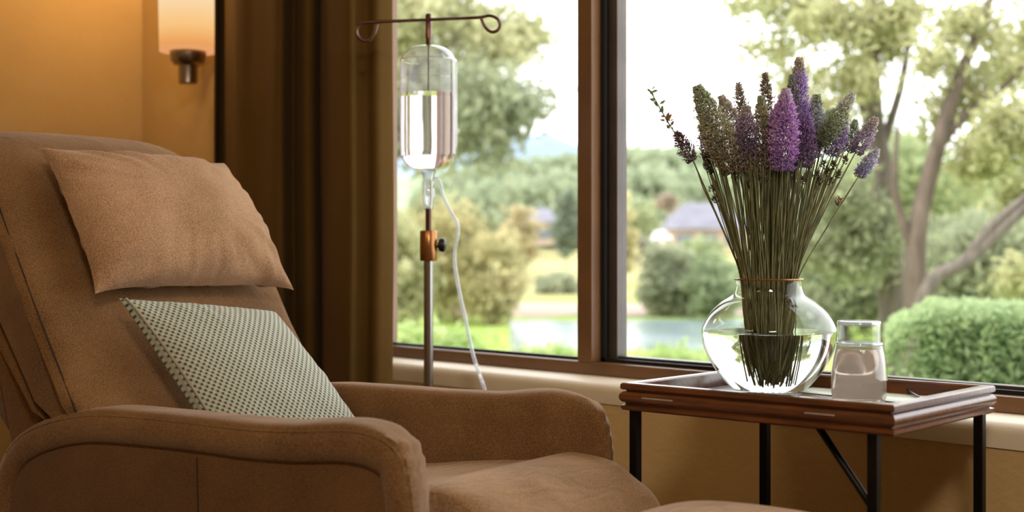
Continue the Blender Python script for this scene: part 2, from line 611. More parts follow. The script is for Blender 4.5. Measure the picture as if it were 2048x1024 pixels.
pl2 = bpy.data.lights.new('sconce fill', 'POINT')  # added point light without a fixture, brightens curtain and wall
pl2.color, pl2.energy, pl2.shadow_soft_size = (1.0, 0.62, 0.25), 3.2, 0.12
p2 = bpy.data.objects.new('sconce_fill', pl2)
COL.objects.link(p2)
p2.location = (sx.x - 0.02, sx.y - 0.24, zz(-60))

# ------------------------------------------------------------------ recliner
PHI = math.radians(10)
CS_ = 0.90                              # chair size
CO = Vector((-1.521, 1.269, .097))
cf = Vector((math.cos(PHI), math.sin(PHI), 0))
cl_ = Vector((-math.sin(PHI), math.cos(PHI), 0))


def loc2w(u, v, z):
    return CO + (cf * u + cl_ * v + Vector((0, 0, z))) * CS_


chair = thing('recliner', 'brown fabric recliner armchair tilted back with its footrest up', 'armchair', CO, PHI)
chair.scale = (CS_, CS_, CS_)
CW = 0.77
outl = [(-1.30, 0.06), (-1.300, 0.30), (-1.285, 0.44), (-1.25, 0.51), (-1.210, 0.552), (-1.155, 0.586), (-1.07, 0.615), (-.988, .632), (-.909, .643), (-.82, .648), (-.689, .6505), (-.553, .6505),
        (-.427, .651), (-.307, .656), (-.215, .664), (-.155, .669), (-.105, .667), (-.065, .658), (-.036, .643), (-.018, .622), (-.008, .596), (-.001, .56), (.004, .50), (.006, .30), (.004, 0.06)]
outl_s = [(p.x, p.y) for p in spline([(a, b, 0) for a, b in outl], 4)]


def offset(path, r):
    out = []
    for i, p in enumerate(path):
        a = path[max(i - 1, 0)]
        b = path[min(i + 1, len(path) - 1)]
        t = Vector((b[0] - a[0], b[1] - a[1]))
        t.normalize()
        nrm = Vector((t.y, -t.x))          # inward (path runs back -> top -> front)
        out.append((p[0] + nrm.x * r, p[1] + nrm.y * r))
    return out


def smooth_path(p, it):
    for _ in range(it):
        p = [p[0]] + [((p[i - 1][0] + 2 * p[i][0] + p[i + 1][0]) / 4, (p[i - 1][1] + 2 * p[i][1] + p[i + 1][1]) / 4) for i in range(1, len(p) - 1)] + [p[-1]]
    return p


def build_arm(side):
    V = (lambda v: v) if side == 0 else (lambda v: .64 + (.131 - v) * .72)

    def ush(u, vv):
        w_ = min(1, max(0, (u + .50) / .32))
        w_ = w_ * w_ * (3 - 2 * w_)
        return -w_ * (.022 + .50 * vv) if side == 0 else -w_ * (.022 + .50 * (.131 - vv))
    sec = [(0.020, .074), (0.010, .073), (0.002, .066), (-0.002, .050), (-0.001, .030), (0.004, .016), (0.007, .013), (0.010, .006), (0.022, .001), (0.045, .0), (0.085, .0), (0.108, .003),
           (0.122, .012), (0.129, .026), (0.131, .045), (0.131, .07), (0.12, .10)]
    base = smooth_path(outl_s, 2)
    v, f = [], []
    offs = [base if r == 0 else smooth_path(offset(base, r), 3 if r > .04 else 1) for _, r in sec]
    n = len(base)
    for j, (vv, r) in enumerate(sec):
        for i in range(n):
            u, z = offs[j][i]
            wv = 0.0025 * noise.noise(Vector((u * 8, z * 8, vv * 5 + side * 7)))
            # fabric gathers where the front rolls over
            g = max(0, 1 - abs(u + 0.03) / 0.09) * (1 if z > .50 else 0)
            wv += 0.003 * g * math.sin(z * 260 + u * 60 + vv * 30) * (1 if r < .03 else .3)
            v.append((u + wv * .6 + ush(u, vv), V(vv), z + wv))
    m = len(sec)
    for j in range(m - 1):
        for i in range(n - 1):
            f.append((j * n + i, j * n + i + 1, (j + 1) * n + i + 1, (j + 1) * n + i))
    mb = MB().add(v, f)
    # flat inner side below the roll
    inn = smooth_path(offset(base, .045), 3)
    mb.add([(u + ush(u, .1305), V(.1305), z) for u, z in inn], [tuple(range(len(inn)))])
    o = link('armrest', mb, M['chair'], chair, angle=60)
    # outer panel, set back behind the padded band
    pn = smooth_path(offset(base, .070), 3)
    v = [(u + ush(u, .01), V(.010), z) for u, z in pn]
    k = len(v)
    v += [(u + ush(u, .05), V(.05), z) for u, z in pn]
    ff = [tuple(range(k)), tuple(range(k, 2 * k))] + [(i, (i + 1) % k, k + (i + 1) % k, k + i) for i in range(k)]
    link('side_panel', MB().add(v, ff), M['chair_side'], o, smooth=False)
    if side == 0:
        link('seam', MB().tube([(-.57, .0095, .06), (-.575, .0095, .3), (-.585, .0095, .572)], .0016, 6), M['seam'], o)
        top = smooth_path(offset(base, .0145), 1)[14:-16]
        link('piping', MB().tube([(u + ush(u, .0055), .0055, z) for u, z in top], .0022, 8), M['chair'], o)
    return o


build_arm(0)
build_arm(1)

# seat cushion
sp_ = [(-1.0, .455), (-.75, .468), (-.528, .486), (-.40, .503), (-.30, .515), (-.22, .523), (-.165, .538), (-.115, .549), (-.06, .547), (-.01, .535), (.035, .510), (.078, .483), (.102, .448),
       (.112, .40), (.105, .34), (.06, .29), (.0, .27), (-.4, .27), (-1.0, .27)]
spp = spline([(a, 0, b) for a, b in sp_], 5)
v, f = [], []
vs = [.125, .128, .135, .15, .17] + [.19 + .41 * i / 24 for i in range(25)] + [.62, .635, .643, .646]
for j, vv in enumerate(vs):
    e = min(vv - .125, .646 - vv)
    sh_ = 0.018 * max(0, 1 - e / .03) ** 2
    for p in spp:
        c = Vector((-.35, 0, .40))
        d = p - c
        d.normalize()
        q = p - d * sh_
        wr = 0
        if p.z > .42:
            wr = .0045 * math.sin((p.x * 38 + vv * 22) + 2.5 * noise.noise(Vector((p.x * 5, vv * 6, 1)))) * max(0, 1 - abs(p.x + .02) / .15) * (0.4 + 0.6 * noise.noise(Vector((vv * 7, p.x * 7, 8))))
        v.append((q.x + wr * .5, vv, q.z + wr))
n = len(spp)
for j in range(len(vs) - 1):
    for i in range(n):
        i2 = (i + 1) % n
        f.append((j * n + i, j * n + i2, (j + 1) * n + i2, (j + 1) * n + i))
f += [tuple(range(n)), tuple(range((len(vs) - 1) * n, len(vs) * n))]
link('seat', MB().add(v, f), M['seat'], chair, angle=60)

# footrest pad, raised in front of the seat, on two folding links
v, f = [], []
NU, NV = 34, 26
U0, U1, V0, V1 = .205, .635, .07, .50
mb = MB()
for side in (0, 1):
    for i in range(NU + 1):
        for j in range(NV + 1):
            a, b = -1 + 2 * i / NU, -1 + 2 * j / NV
            ea = math.copysign(1 - (1 - abs(a)) ** 1.6, a)
            eb = math.copysign(1 - (1 - abs(b)) ** 1.6, b)
            h = ((1 - abs(ea) ** 4) * (1 - abs(eb) ** 4)) ** .45
            u = (U0 + U1) / 2 + (U1 - U0) / 2 * ea
            vv = (V0 + V1) / 2 + (V1 - V0) / 2 * eb
            zc = .474
            z = zc + (.048 + .018 * (1 - ea * ea) * (1 - eb * eb)) * h if side == 0 else zc - .05 * h
            v.append((u, vv, z))
n1 = (NU + 1) * (NV + 1)
for side in (0, 1):
    for i in range(NU):
        for j in range(NV):
            a = side * n1 + i * (NV + 1) + j
            f.append((a, a + 1, a + NV + 2, a + NV + 1))
fr = link('footrest', MB().add(v, f), M['seat'], chair, angle=180)
for vv in (.20, .42):
    link('hinge', MB().tube([(-.05, vv, .33), (.12, vv, .30), (.36, vv, .44)], .012, 10), M['dark_metal'], fr)

# backrest cushion
def sq(vv, z):
    k = 1 - .16 * min(1, max(0, (.625 - z) / .03))
    return .378 + (vv - .378) * k


ff_ = [(-.84, .40), (-.969, .623), (-1.094, .811), (-1.198, .976), (-1.285, 1.112), (-1.35, 1.188), (-1.43, 1.232), (-1.52, 1.246), (-1.60, 1.225), (-1.625, 1.17)]
rr_ = [(-1.60, 1.20), (-1.46, 1.09), (-1.285, .873), (-1.188, .752), (-1.085, .615), (-.96, .42)]
fs = spline([(a, 0, b) for a, b in ff_], 6)
rs = spline([(a, 0, b) for a, b in rr_[1:]], 5)
ring = fs + rs
nf = len(fs)
vs = [.0, .0, .004, .014, .03, .05] + [.05 + .66 * i / 26 for i in range(1, 26)] + [.715, .735, .748, .755, .757, .757]
ctr = Vector((-1.24, 0, .86))
v, f = [], []
nn = Vector((.84, 0, .543))
for j, vv in enumerate(vs):
    e = min(vv, .757 - vv)
    inset = .022 * (1 - min(1, e / .03)) ** 2
    x = (vv - .378) / .378
    bul = .045 * max(0, 1 - abs(x) ** 2.6)
    for i, p in enumerate(ring):
        q = Vector(p)
        if i < nf:
            t = i / (nf - 1)
            wgt = min(1, (1 - t) / .25) if t > .75 else 1
            q = q + nn * bul * max(0.15, wgt)
            q = q - nn * inset
            wr = .004 * noise.noise(Vector((q.x * 7, vv * 5, q.z * 14))) + .003 * math.sin(q.z * 70 + vv * 12) * max(0, 1 - abs(x + .75) / .3) * noise.noise(Vector((q.z * 4, vv * 4, 2)))
            q = q + nn * wr
        if q.z > 1.05:
            drop = max(0, (vv - .52) / .237) ** 2.4 * .07 + max(0, (.14 - vv) / .14) ** 2 * .04
            q.z -= drop * min(1, (q.z - 1.05) / .15)
        v.append((q.x, sq(vv, q.z), q.z))
n = len(ring)
for j in range(len(vs) - 1):
    for i in range(n):
        i2 = (i + 1) % n
        f.append((j * n + i, j * n + i2, (j + 1) * n + i2, (j + 1) * n + i))
f += [tuple(range(n)), tuple(range((len(vs) - 1) * n, len(vs) * n))]
bk = link('backrest', MB().add(v, f), M['chair'], chair, angle=70)
sm = [(Vector(p) - nn * .004) for p in fs[2:-10]]
link('seam', MB().tube([(p.x, .014, p.z) for p in sm], .0022, 8), M['seam'], bk)

# rear shell behind the cushion
pr = [(-.98, .40), (-1.105, .612), (-1.21, .745), (-1.31, .868), (-1.46, 1.06), (-1.56, 1.10), (-1.62, 1.06), (-1.56, .95), (-1.42, .80), (-1.315, .66), (-1.27, .52), (-1.22, .32), (-1.0, .3)]
prs = spline([(a, 0, b) for a, b in pr], 4)
v, f = [], []
for vv, ins in ((.0, .02), (.006, .006), (.02, 0), (.74, 0), (.755, .006), (.76, .02)):
    for p in prs:
        d = (Vector((-1.3, 0, .75)) - p).normalized()
        q = p + d * ins
        v.append((q.x, sq(vv, q.z), q.z))
n = len(prs)
for j in range(5):
    for i in range(n):
        i2 = (i + 1) % n
        f.append((j * n + i, j * n + i2, (j + 1) * n + i2, (j + 1) * n + i))
f += [tuple(range(n)), tuple(range(5 * n, 6 * n))]
link('back_shell', MB().add(v, f), M['chair_side'], chair, angle=60)
link('base', MB().box((-1.1, .14, -.02), (-.05, .63, .27)), M['gasket'], chair, bevel=.01)
for uu in (-1.15, -.12):
    for vv in (.07, .70):
        link('foot', MB().lathe([(0, 0), (.022, 0), (.03, .12), (.03, .17), (0, .17)], (uu, vv, -.1078), 16), M['dark_metal'], chair)


# ------------------------------------------------------------------ pillows
def pillow(cor, nrm, tf, tb, n=64, m=48, pinch=.05, pw=.42, wr=.004, seed=0, corner=0.0):
    """cor: TL, TR, BR, BL as vectors; returns MB with uv list"""
    TL, TR, BR, BL = [Vector(c) for c in cor]
    nrm = Vector(nrm).normalized()
    v, f, uv = [], [], []
    for side in (0, 1):
        for i in range(n + 1):
            for j in range(m + 1):
                s_ = -math.cos(math.pi * i / n) * .35 + (-1 + 2 * i / n) * .65
                t_ = -math.cos(math.pi * j / m) * .35 + (-1 + 2 * j / m) * .65
                a = s_ * (1 - pinch * (1 - abs(t_) ** 3.5))
                b = t_ * (1 - pinch * 1.5 * (1 - abs(s_) ** 5))
                x, y = (a + 1) / 2, (b + 1) / 2
                p = (TL * (1 - x) + TR * x) * (1 - y) + (BL * (1 - x) + BR * x) * y
                h = max(0, (1 - s_ * s_) * (1 - t_ * t_)) ** pw
                edge = max(abs(s_), abs(t_))
                ang = math.atan2(t_, s_)
                k = wr * (noise.noise(Vector((s_ * 2.2, t_ * 2.2, seed + side * 3))) * 1.2 + (edge ** 3) * noise.noise(Vector((math.cos(ang) * 7, math.sin(ang) * 7, seed + 9))) * 2.0) * min(1, 6 * h * h)
                cz_ = noise.noise(Vector((s_ * 5.5, 0.4 * t_, seed + 20))) + .5 * noise.noise(Vector((s_ * 12, .3 * t_, seed + 31)))
                k += wr * 1.5 * cz_ * math.exp(-3.2 * (1 - t_)) * min(1, 5 * h)
                k += wr * noise.noise(Vector((s_ * .4, t_ * 7, seed + 40))) * math.exp(-4 * (1 + s_)) * min(1, 5 * h)
                hh = (tf if side == 0 else -tb) * h + (k if side == 0 else -k)
                v.append(p + nrm * hh)
                uv.append((x, y))
    n1 = (n + 1) * (m + 1)
    for side in (0, 1):
        for i in range(n):
            for j in range(m):
                a = side * n1 + i * (m + 1) + j
                f.append((a, a + m + 1, a + m + 2, a + 1))
    mb = MB().add(v, f)
    mb.uv = uv
    return mb


def put_uv(o, uv):
    me = o.data
    l = me.uv_layers.new(name='UVMap')
    for lp in me.loops:
        l.data[lp.index].uv = uv[lp.vertex_index]


backn_l = Vector((.84, 0, .543))


def w_dir(d):
    return cf * d[0] + cl_ * d[1] + Vector((0, 0, d[2]))


backn = w_dir(backn_l)
# head pillow: leans on the upper backrest
pp = loc2w(-1.21, .35, 1.03) + backn * .068
hc = [on_plane(x, y, pp, backn) for x, y in ((78, 294), (448, 326), (588, 580), (190, 588))]
hp = pillow(hc, backn, .112, .03, n=90, m=70, pinch=.06, pw=.48, wr=.008, seed=3)
hb = sum(hc, Vector()) / 4
ho = link('head_pillow', hp, M['pillow'], org=hb, angle=180)
tag(ho, 'tan head pillow with pointed corners resting against the upper backrest', 'pillow')
# sage cushion: stands on the seat against the lower backrest
gn = (w_dir(Vector((.80, -.22, .50)))).normalized()
gp = loc2w(-.80, .36, .68)
gc = [on_plane(x, y, gp, gn) for x, y in ((238, 596), (548, 622), (768, 925), (470, 945))]
gm = pillow(gc, gn, .07, .03, pinch=.02, pw=.42, wr=.004, seed=12)
gb = (gc[2] + gc[3]) / 2
go = thing('scatter_cushion', 'sage green woven cushion with a side zip band standing on the seat', 'cushion', gb)
cov = link('cover', gm, M['woven'], go, gb, angle=180)
put_uv(cov, gm.uv)
# pale band along the side near the left edge of the front
band = []
for k in range(31):
    y = .015 + .97 * k / 30
    t_ = -1 + 2 * y
    s_ = -.955
    a = s_ * (1 - .02 * (1 - t_ * t_))
    x = (a + 1) / 2
    p = (gc[0] * (1 - x) + gc[1] * x) * (1 - y) + (gc[3] * (1 - x) + gc[2] * x) * y
    h = max(0, (1 - s_ * s_) * (1 - t_ * t_)) ** .42
    band.append(p + gn * (.07 * h + .001))
link('piping', MB().tube(band, .0032, 8), M['piping'], go, gb)

# ------------------------------------------------------------------ infusion stand
iv = on_y(857, 505, 2.2)
ivD = (iv - EYE).dot(FWD)
im = ivD / F
iz = lambda py: HEYE + (HORIZON - py) * im
stand = thing('infusion_stand', 'slim steel drip stand with copper collar and looped hook bar before the window', 'drip stand', (iv.x, iv.y, 0))
so_ = stand.location
c0 = (iv.x, iv.y, 0)
link('base', MB().lathe([(0, 0), (.15, 0), (.155, .006), (.15, .014), (.03, .03), (.02, .05), (0, .05)], c0, 48), M['dark_metal'], stand, so_)
link('pole', MB().tube([(iv.x, iv.y, .03), (iv.x, iv.y, iz(520))], 9.5 * im, 24), M['steel'], stand, so_)
co = MB().lathe([(0, iz(522)), (15.5 * im, iz(522)), (17 * im, iz(520)), (17 * im, iz(463)), (15.5 * im, iz(461)), (0, iz(461))], c0, 36)
col_ = link('collar', co, M['copper'], stand, so_)
R_ = RT
kb = Vector((iv.x, iv.y, iz(490)))
kn = MB()
kn.tube([kb + R_ * 15 * im, kb + R_ * 21 * im], 6 * im, 14)
link('knob_shaft', kn, M['copper'], col_, so_)
kn = MB().tube([kb + R_ * 19.5 * im, kb + R_ * 21 * im, kb + R_ * 26 * im, kb + R_ * 32 * im, kb + R_ * 34.5 * im, kb + R_ * 35.5 * im], [7 * im, 12 * im, 14.5 * im, 14 * im, 10 * im, 4 * im], 24)
link('knob', kn, M['knob'], col_, so_)
link('inner_rod', MB().tube([(iv.x, iv.y, iz(465)), (iv.x, iv.y, iz(416))], 6 * im, 18), M['bronze'], stand, so_)
# top post and hook bar
link('top_post', MB().lathe([(0, iz(92)), (3.2 * im, iz(92)), (5.2 * im, iz(88)), (5.2 * im, iz(78)), (6.2 * im, iz(77)), (6.2 * im, iz(30)), (5 * im, iz(28)), (0, iz(28))], c0, 20), M['bronze'], stand, so_)
bdir = (RT * math.cos(.15) - FWD * math.sin(.15)).normalized()
bc = Vector((iv.x, iv.y, iz(40.5))) - FWD * 7 * im
ip = lambda x, y: bc + bdir * ((x - 857) * im) + UP * ((40.5 - y) * im)
hk = spline([ip(752, 47), ip(747, 64), ip(737, 77), ip(724, 79), ip(712, 70), ip(709.5, 56), ip(718, 44.5), ip(735, 42.5), ip(760, 42), ip(857, 40.5),
             ip(955, 39), ip(980, 36), ip(996, 42), ip(1002, 55), ip(996, 66), ip(984, 68), ip(972, 58), ip(964, 40)], 7)
link('hook_bar', MB().tube(hk, 3.3 * im, 12), M['bronze'], stand, so_)
link('hanger_wire', MB().tube([(iv.x, iv.y, iz(86)), (iv.x, iv.y, iz(186))], 1.6 * im, 8), M['bronze'], stand, so_)

# infusion bottle
bag = thing('infusion_bottle', 'clear capsule shaped infusion bottle half full of pinkish fluid on the drip stand', 'infusion bottle', (iv.x, iv.y, iz(340)))
bo = bag.location
RB = 57.0
prf = [(0, 340), (22, 340), (36, 336), (47, 327), (54, 314), (57, 296), (57, 137), (54.5, 121), (47, 107), (36, 97.5), (22, 93), (0, 92)]
sp3 = [(max(0, p.x), p.z) for p in spline([(a, 0, b) for a, b in prf], 5)]
sp3[0] = (0, 340)
sp3[-1] = (0, 92)
link('shell', MB().lathe([(r * im, iz(y)) for r, y in sp3], c0, 64), M['shell'], bag, bo, angle=180)
lv = [(max(0, r - 1.2), min(y, 338.8)) for r, y in sp3 if y > 190]
lv.append((55.8, 188.5))
lv.append((0, 188.5))
lv = [(r * im, iz(y)) for r, y in lv]
link('fluid', MB().lathe(lv, c0, 64), M['serum'], bag, bo, angle=50)
link('band', MB().lathe([(57.4 * im, iz(158.6)), (57.4 * im, iz(157.4)), (57.0 * im, iz(157.4)), (57.0 * im, iz(158.6)), (57.4 * im, iz(158.6))], c0, 48), M['clear'], bag, bo)
ch = [(0, 340), (14, 340), (16, 344), (13, 349), (11, 356), (10, 360), (12, 362), (12.5, 372), (11, 376), (12.5, 380), (12.5, 396), (11, 402), (10, 414), (9, 419), (0, 419)]
link('drip_chamber', MB().lathe([(r * im, iz(y)) for r, y in ch], c0, 28), M['clear'], bag, bo)
inn = [(0, 362), (7, 362), (8, 380), (8, 396), (6, 410), (0, 411)]
link('chamber_core', MB().lathe([(r * im, iz(y)) for r, y in inn], c0, 20), M['water'], bag, bo)
bc2 = Vector((iv.x, iv.y, iz(40.5)))
tp = lambda x, y, d: Vector((iv.x, iv.y, 0)) + RT * ((x - 857) * im) + UP * iz(y) - FWD * d
tb = spline([tp(866, 359, 0), tp(872, 358, .0), tp(880, 366, 0), tp(886, 392, -.0), tp(902, 424, .0), tp(914, 446, .0), tp(915.5, 470, 0), tp(910, 500, 0), tp(910, 530, 0), tp(918, 580, 0),
             tp(931, 640, 0), tp(945, 705, .0), tp(958, 745, .01), tp(972, 785, .02), tp(985, 850, .0), tp(992, 950, 0), tp(1000, 1180, -.05)], 6)
link('tubing', MB().tube(tb, 3.9 * im, 10), M['clear'], bag, bo)

# ------------------------------------------------------------------ tray table
TO, TA, TW, TD = Vector((-1.642, 1.847, 0)), .083, .551, .423
TZ0, TZF, TZ1 = .674, .697, .725
table = thing('tray_table', 'side table with a raised mahogany tray top and thin black iron legs', 'side table', TO, TA)


def ring_sweep(profile, W, D):
    """profile: (inset, z) closed loop; mitred rectangular sweep"""
    v, f = [], []
    for ins, z in profile:
        ch_ = .0
        v += [(ins, ins, z), (W - ins, ins, z), (W - ins, D - ins, z), (ins, D - ins, z)]
    n = len(profile)
    for j in range(n):
        j2 = (j + 1) % n
        for k in range(4):
            k2 = (k + 1) % 4
            f.append((j * 4 + k, j * 4 + k2, j2 * 4 + k2, j2 * 4 + k))
    return MB().add(v, f)


rim = [(.006, .674), (.003, .677), (.003, .683), (.009, .6855), (.009, .688), (.004, .6895), (.0005, .694), (-.0005, .699), (.0008, .704), (.005, .7085), (.010, .7095), (.010, .7115), (.004, .7125), (.0015, .715),
       (.002, .7225), (.005, .725), (.021, .725), (.024, .7225), (.026, .714), (.029, .698), (.030, .688), (.03, .674)]
link('rim', ring_sweep(rim, TW, TD), M['tray'], table, angle=28)
link('tray_floor', MB().box((.028, .028, .676), (TW - .028, TD - .028, TZF)), M['tray_floor'], table, smooth=False)
TF = Vector((math.cos(TA), math.sin(TA), 0))
TL_ = Vector((-math.sin(TA), math.cos(TA), 0))


def t_loc(P):
    q = Vector(P) - TO
    return Vector((q.dot(TF), q.dot(TL_), q.z))


for x0, x1, y0 in ((1284, 1346, 787), (1609, 1670, 818.5)):  # bright metal strips standing in for highlights on the front rim
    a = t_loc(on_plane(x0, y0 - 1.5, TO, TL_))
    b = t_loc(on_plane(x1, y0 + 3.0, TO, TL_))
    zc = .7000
    link('glint', MB().box((a.x, -.0022, zc - .0016), (b.x, .004, zc + .0016)), M['silver'], table, bevel=.001)
lg = []
for x, yl in ((1271, .036), (1748, .036), (1962, TD - .05), (1530, TD - .055)):
    d = ray(x)
    # where the line of sight meets the leg row inside the tray
    p0 = TO + TL_ * yl
    hit = EYE + d * ((p0 - EYE).dot(TL_) / d.dot(TL_))
    lg.append(t_loc((hit.x, hit.y, 0)))
for q in lg:
    r = .0088
    x = min(max(q.x, .012), TW - .012)
    q.x = x
    link('leg', MB().box((x - r, q.y - r, 0), (x + r, q.y + r, TZ0 + .003)), M['dark_metal'], table, bevel=.002)
# diagonal brace from the tray underside to the foot of the front right leg
p0 = t_loc(on_plane(1627, 862, TO + TL_ * .10, TL_))
link('brace', MB().tube([(p0.x, .10, TZ0 + .002), (p0.x + .175, .045, .50), (lg[1].x - .004, lg[1].y + .006, .42)], .0065, 12), M['dark_metal'], table)
for a, b in ((0, 3), (1, 2)):
    link('crossbar', MB().tube([(lg[a].x, lg[a].y, .12), (lg[b].x, lg[b].y, .12)], .006, 10), M['dark_metal'], table)

# ------------------------------------------------------------------ vase
VD = 2.57
vp = at(1537.5, 505, VD)
vm = VD / F
vz = lambda py: HEYE + (HORIZON - py) * vm
VB = TZF
c0 = (vp.x, vp.y, 0)
vpro = [(66.5, 558), (65, 566), (65.5, 576), (72, 590), (96, 606), (117, 627), (130, 650), (133.5, 665), (130.5, 688), (120, 716), (101, 747), (81, 770), (66, 784), (59, 789)]
vs3 = [(p.x, p.z) for p in spline([(a, 0, b) for a, b in vpro], 5)]
zb = VB + .0005
shell = [(r * vm, max(vz(y), zb)) for r, y in vs3] + [(50 * vm, zb), (0, zb)]
vase = thing('glass_vase', 'clear round shouldered glass vase half filled with water on the tray', 'vase', (vp.x, vp.y, VB))
vo = vase.location
link('shell', MB().lathe(shell, c0, 72), M['vase'], vase, vo, angle=180)
lip = [(67.5, 557), (68.5, 558.5), (67.5, 560.5), (65.5, 560), (65.5, 557.5), (67.5, 557)]
link('lip', MB().lathe([(r * vm, vz(y)) for r, y in lip], c0, 64), M['copper'], vase, vo)
wat = [(0, vz(663)), (131.3 * vm, vz(663))] + [((r - 2.0) * vm, max(vz(y - .6), zb + .004)) for r, y in vs3 if y > 664] + [(50 * vm, zb + .004), (0, zb + .004)]
link('water', MB().lathe(wat, c0, 72), M['water'], vase, vo, angle=50)

# ------------------------------------------------------------------ carafe
cp_ = on_plane(1718, 801, (0, 0, TZF), (0, 0, 1))
CD = (cp_ - EYE).dot(FWD)
cm = CD / F
cz = lambda py: HEYE + (HORIZON - py) * cm
c0 = (cp_.x, cp_.y, 0)
carafe = thing('bedside_carafe', 'small glass carafe of cloudy water standing at right of the vase', 'carafe', (cp_.x, cp_.y, TZF))
ko = carafe.location
kb_ = TZF + .0006
bd = [(0, 801), (48, 801), (52, 797), (54.5, 780), (55, 760), (53.5, 735), (50, 712), (46, 694), (44.5, 688), (43, 685)]
bs = [(max(p.x, 0), p.z) for p in spline([(a, 0, b) for a, b in bd], 4)]
link('body', MB().lathe([(r * cm, max(cz(y), kb_)) for r, y in bs], c0, 56), M['carafe'], carafe, ko, angle=60)
wt = [((r - 1.5) * cm, max(cz(y), kb_ + .002)) for r, y in bs if y > 698] + [(44.8 * cm, cz(697)), (0, cz(697))]
wt[0] = (0, wt[0][1])
link('water', MB().lathe(wt, c0, 56), M['cloudy'], carafe, ko, angle=50)
tum = [(42.5, 686), (42.5, 670), (42, 655), (41.5, 648), (40, 643.5), (37, 642), (0, 642)]
link('upturned_tumbler', MB().lathe([(r * cm, cz(y)) for r, y in tum], c0, 56), M['carafe'], carafe, ko, angle=60)
link('collar', MB().lathe([(45.5 * cm, cz(690)), (46.5 * cm, cz(688)), (45.5 * cm, cz(684.5)), (42.5 * cm, cz(684)), (42.5 * cm, cz(689)), (45.5 * cm, cz(690))], c0, 48), M['clear'], carafe, ko)
link('rim', MB().lathe([(42.6 * cm, cz(650)), (43.2 * cm, cz(646)), (42 * cm, cz(642)), (40 * cm, cz(641.5)), (40 * cm, cz(645)), (42.6 * cm, cz(650))], c0, 48), M['clear'], carafe, ko)

# paper and pen on the tray
zt = TZF + .0008
pc = [on_plane(x, y, (0, 0, zt), (0, 0, 1)) for x, y in ((1592, 784), (1690, 760), (1915, 783), (1800, 806))]
pv = [tuple(p) for p in pc] + [tuple(p + UP * .0016) for p in pc]
tag(link('magazine', MB().add(pv, [(3, 2, 1, 0), (4, 5, 6, 7), (0, 1, 5, 4), (1, 2, 6, 5), (2, 3, 7, 6), (3, 0, 4, 7)]), M['paper'], org=tuple(sum(pc, Vector()) / 4), smooth=False),
    'pale green printed magazine lying flat on the tray under the carafe', 'magazine')
zp = zt + .0045
a = on_plane(1838, 794, (0, 0, zp), (0, 0, 1))
b = on_plane(1818, 782, (0, 0, zp + .004), (0, 0, 1))
c = on_plane(1803, 769, (0, 0, zp + .012), (0, 0, 1))
tag(link('pen', MB().tube(spline([a, b, c], 6), [.0012] + [.0026] * 11 + [.0012], 10), M['pen'], org=tuple(a)), 'thin black pen lying on the magazine at the right of the tray', 'pen')


# ------------------------------------------------------------------ bouquet
def col_attr(me, cols):
    a = me.color_attributes.new('Col', 'FLOAT_COLOR', 'POINT')
    a.data.foreach_set('color', np.asarray(cols, dtype=np.float32).ravel())


def np_mesh(name, V, Fc, mat, cols, parent=None, org=(0, 0, 0)):
    me = bpy.data.meshes.new(name)
    V = np.asarray(V, dtype=np.float32) - np.asarray(org, dtype=np.float32)
    nF, k = Fc.shape
    me.vertices.add(len(V))
    me.vertices.foreach_set('co', V.ravel())
    me.loops.add(nF * k)
    me.loops.foreach_set('vertex_index', Fc.ravel().astype(np.int32))
    me.polygons.add(nF)
    me.polygons.foreach_set('loop_start', np.arange(0, nF * k, k, dtype=np.int32))
    me.polygons.foreach_set('loop_total', np.full(nF, k, dtype=np.int32))
    me.update(calc_edges=True)
    col_attr(me, cols)
    me.materials.append(mat)
    o = bpy.data.objects.new(name, me)
    COL.objects.link(o)
    if parent is not None:
        o.parent = parent
    else:
        o.location = org
    return o


BUD_F = np.array([(0, 1, 4), (1, 2, 4), (2, 3, 4), (3, 0, 4), (1, 0, 5), (2, 1, 5), (3, 2, 5), (0, 3, 5)])


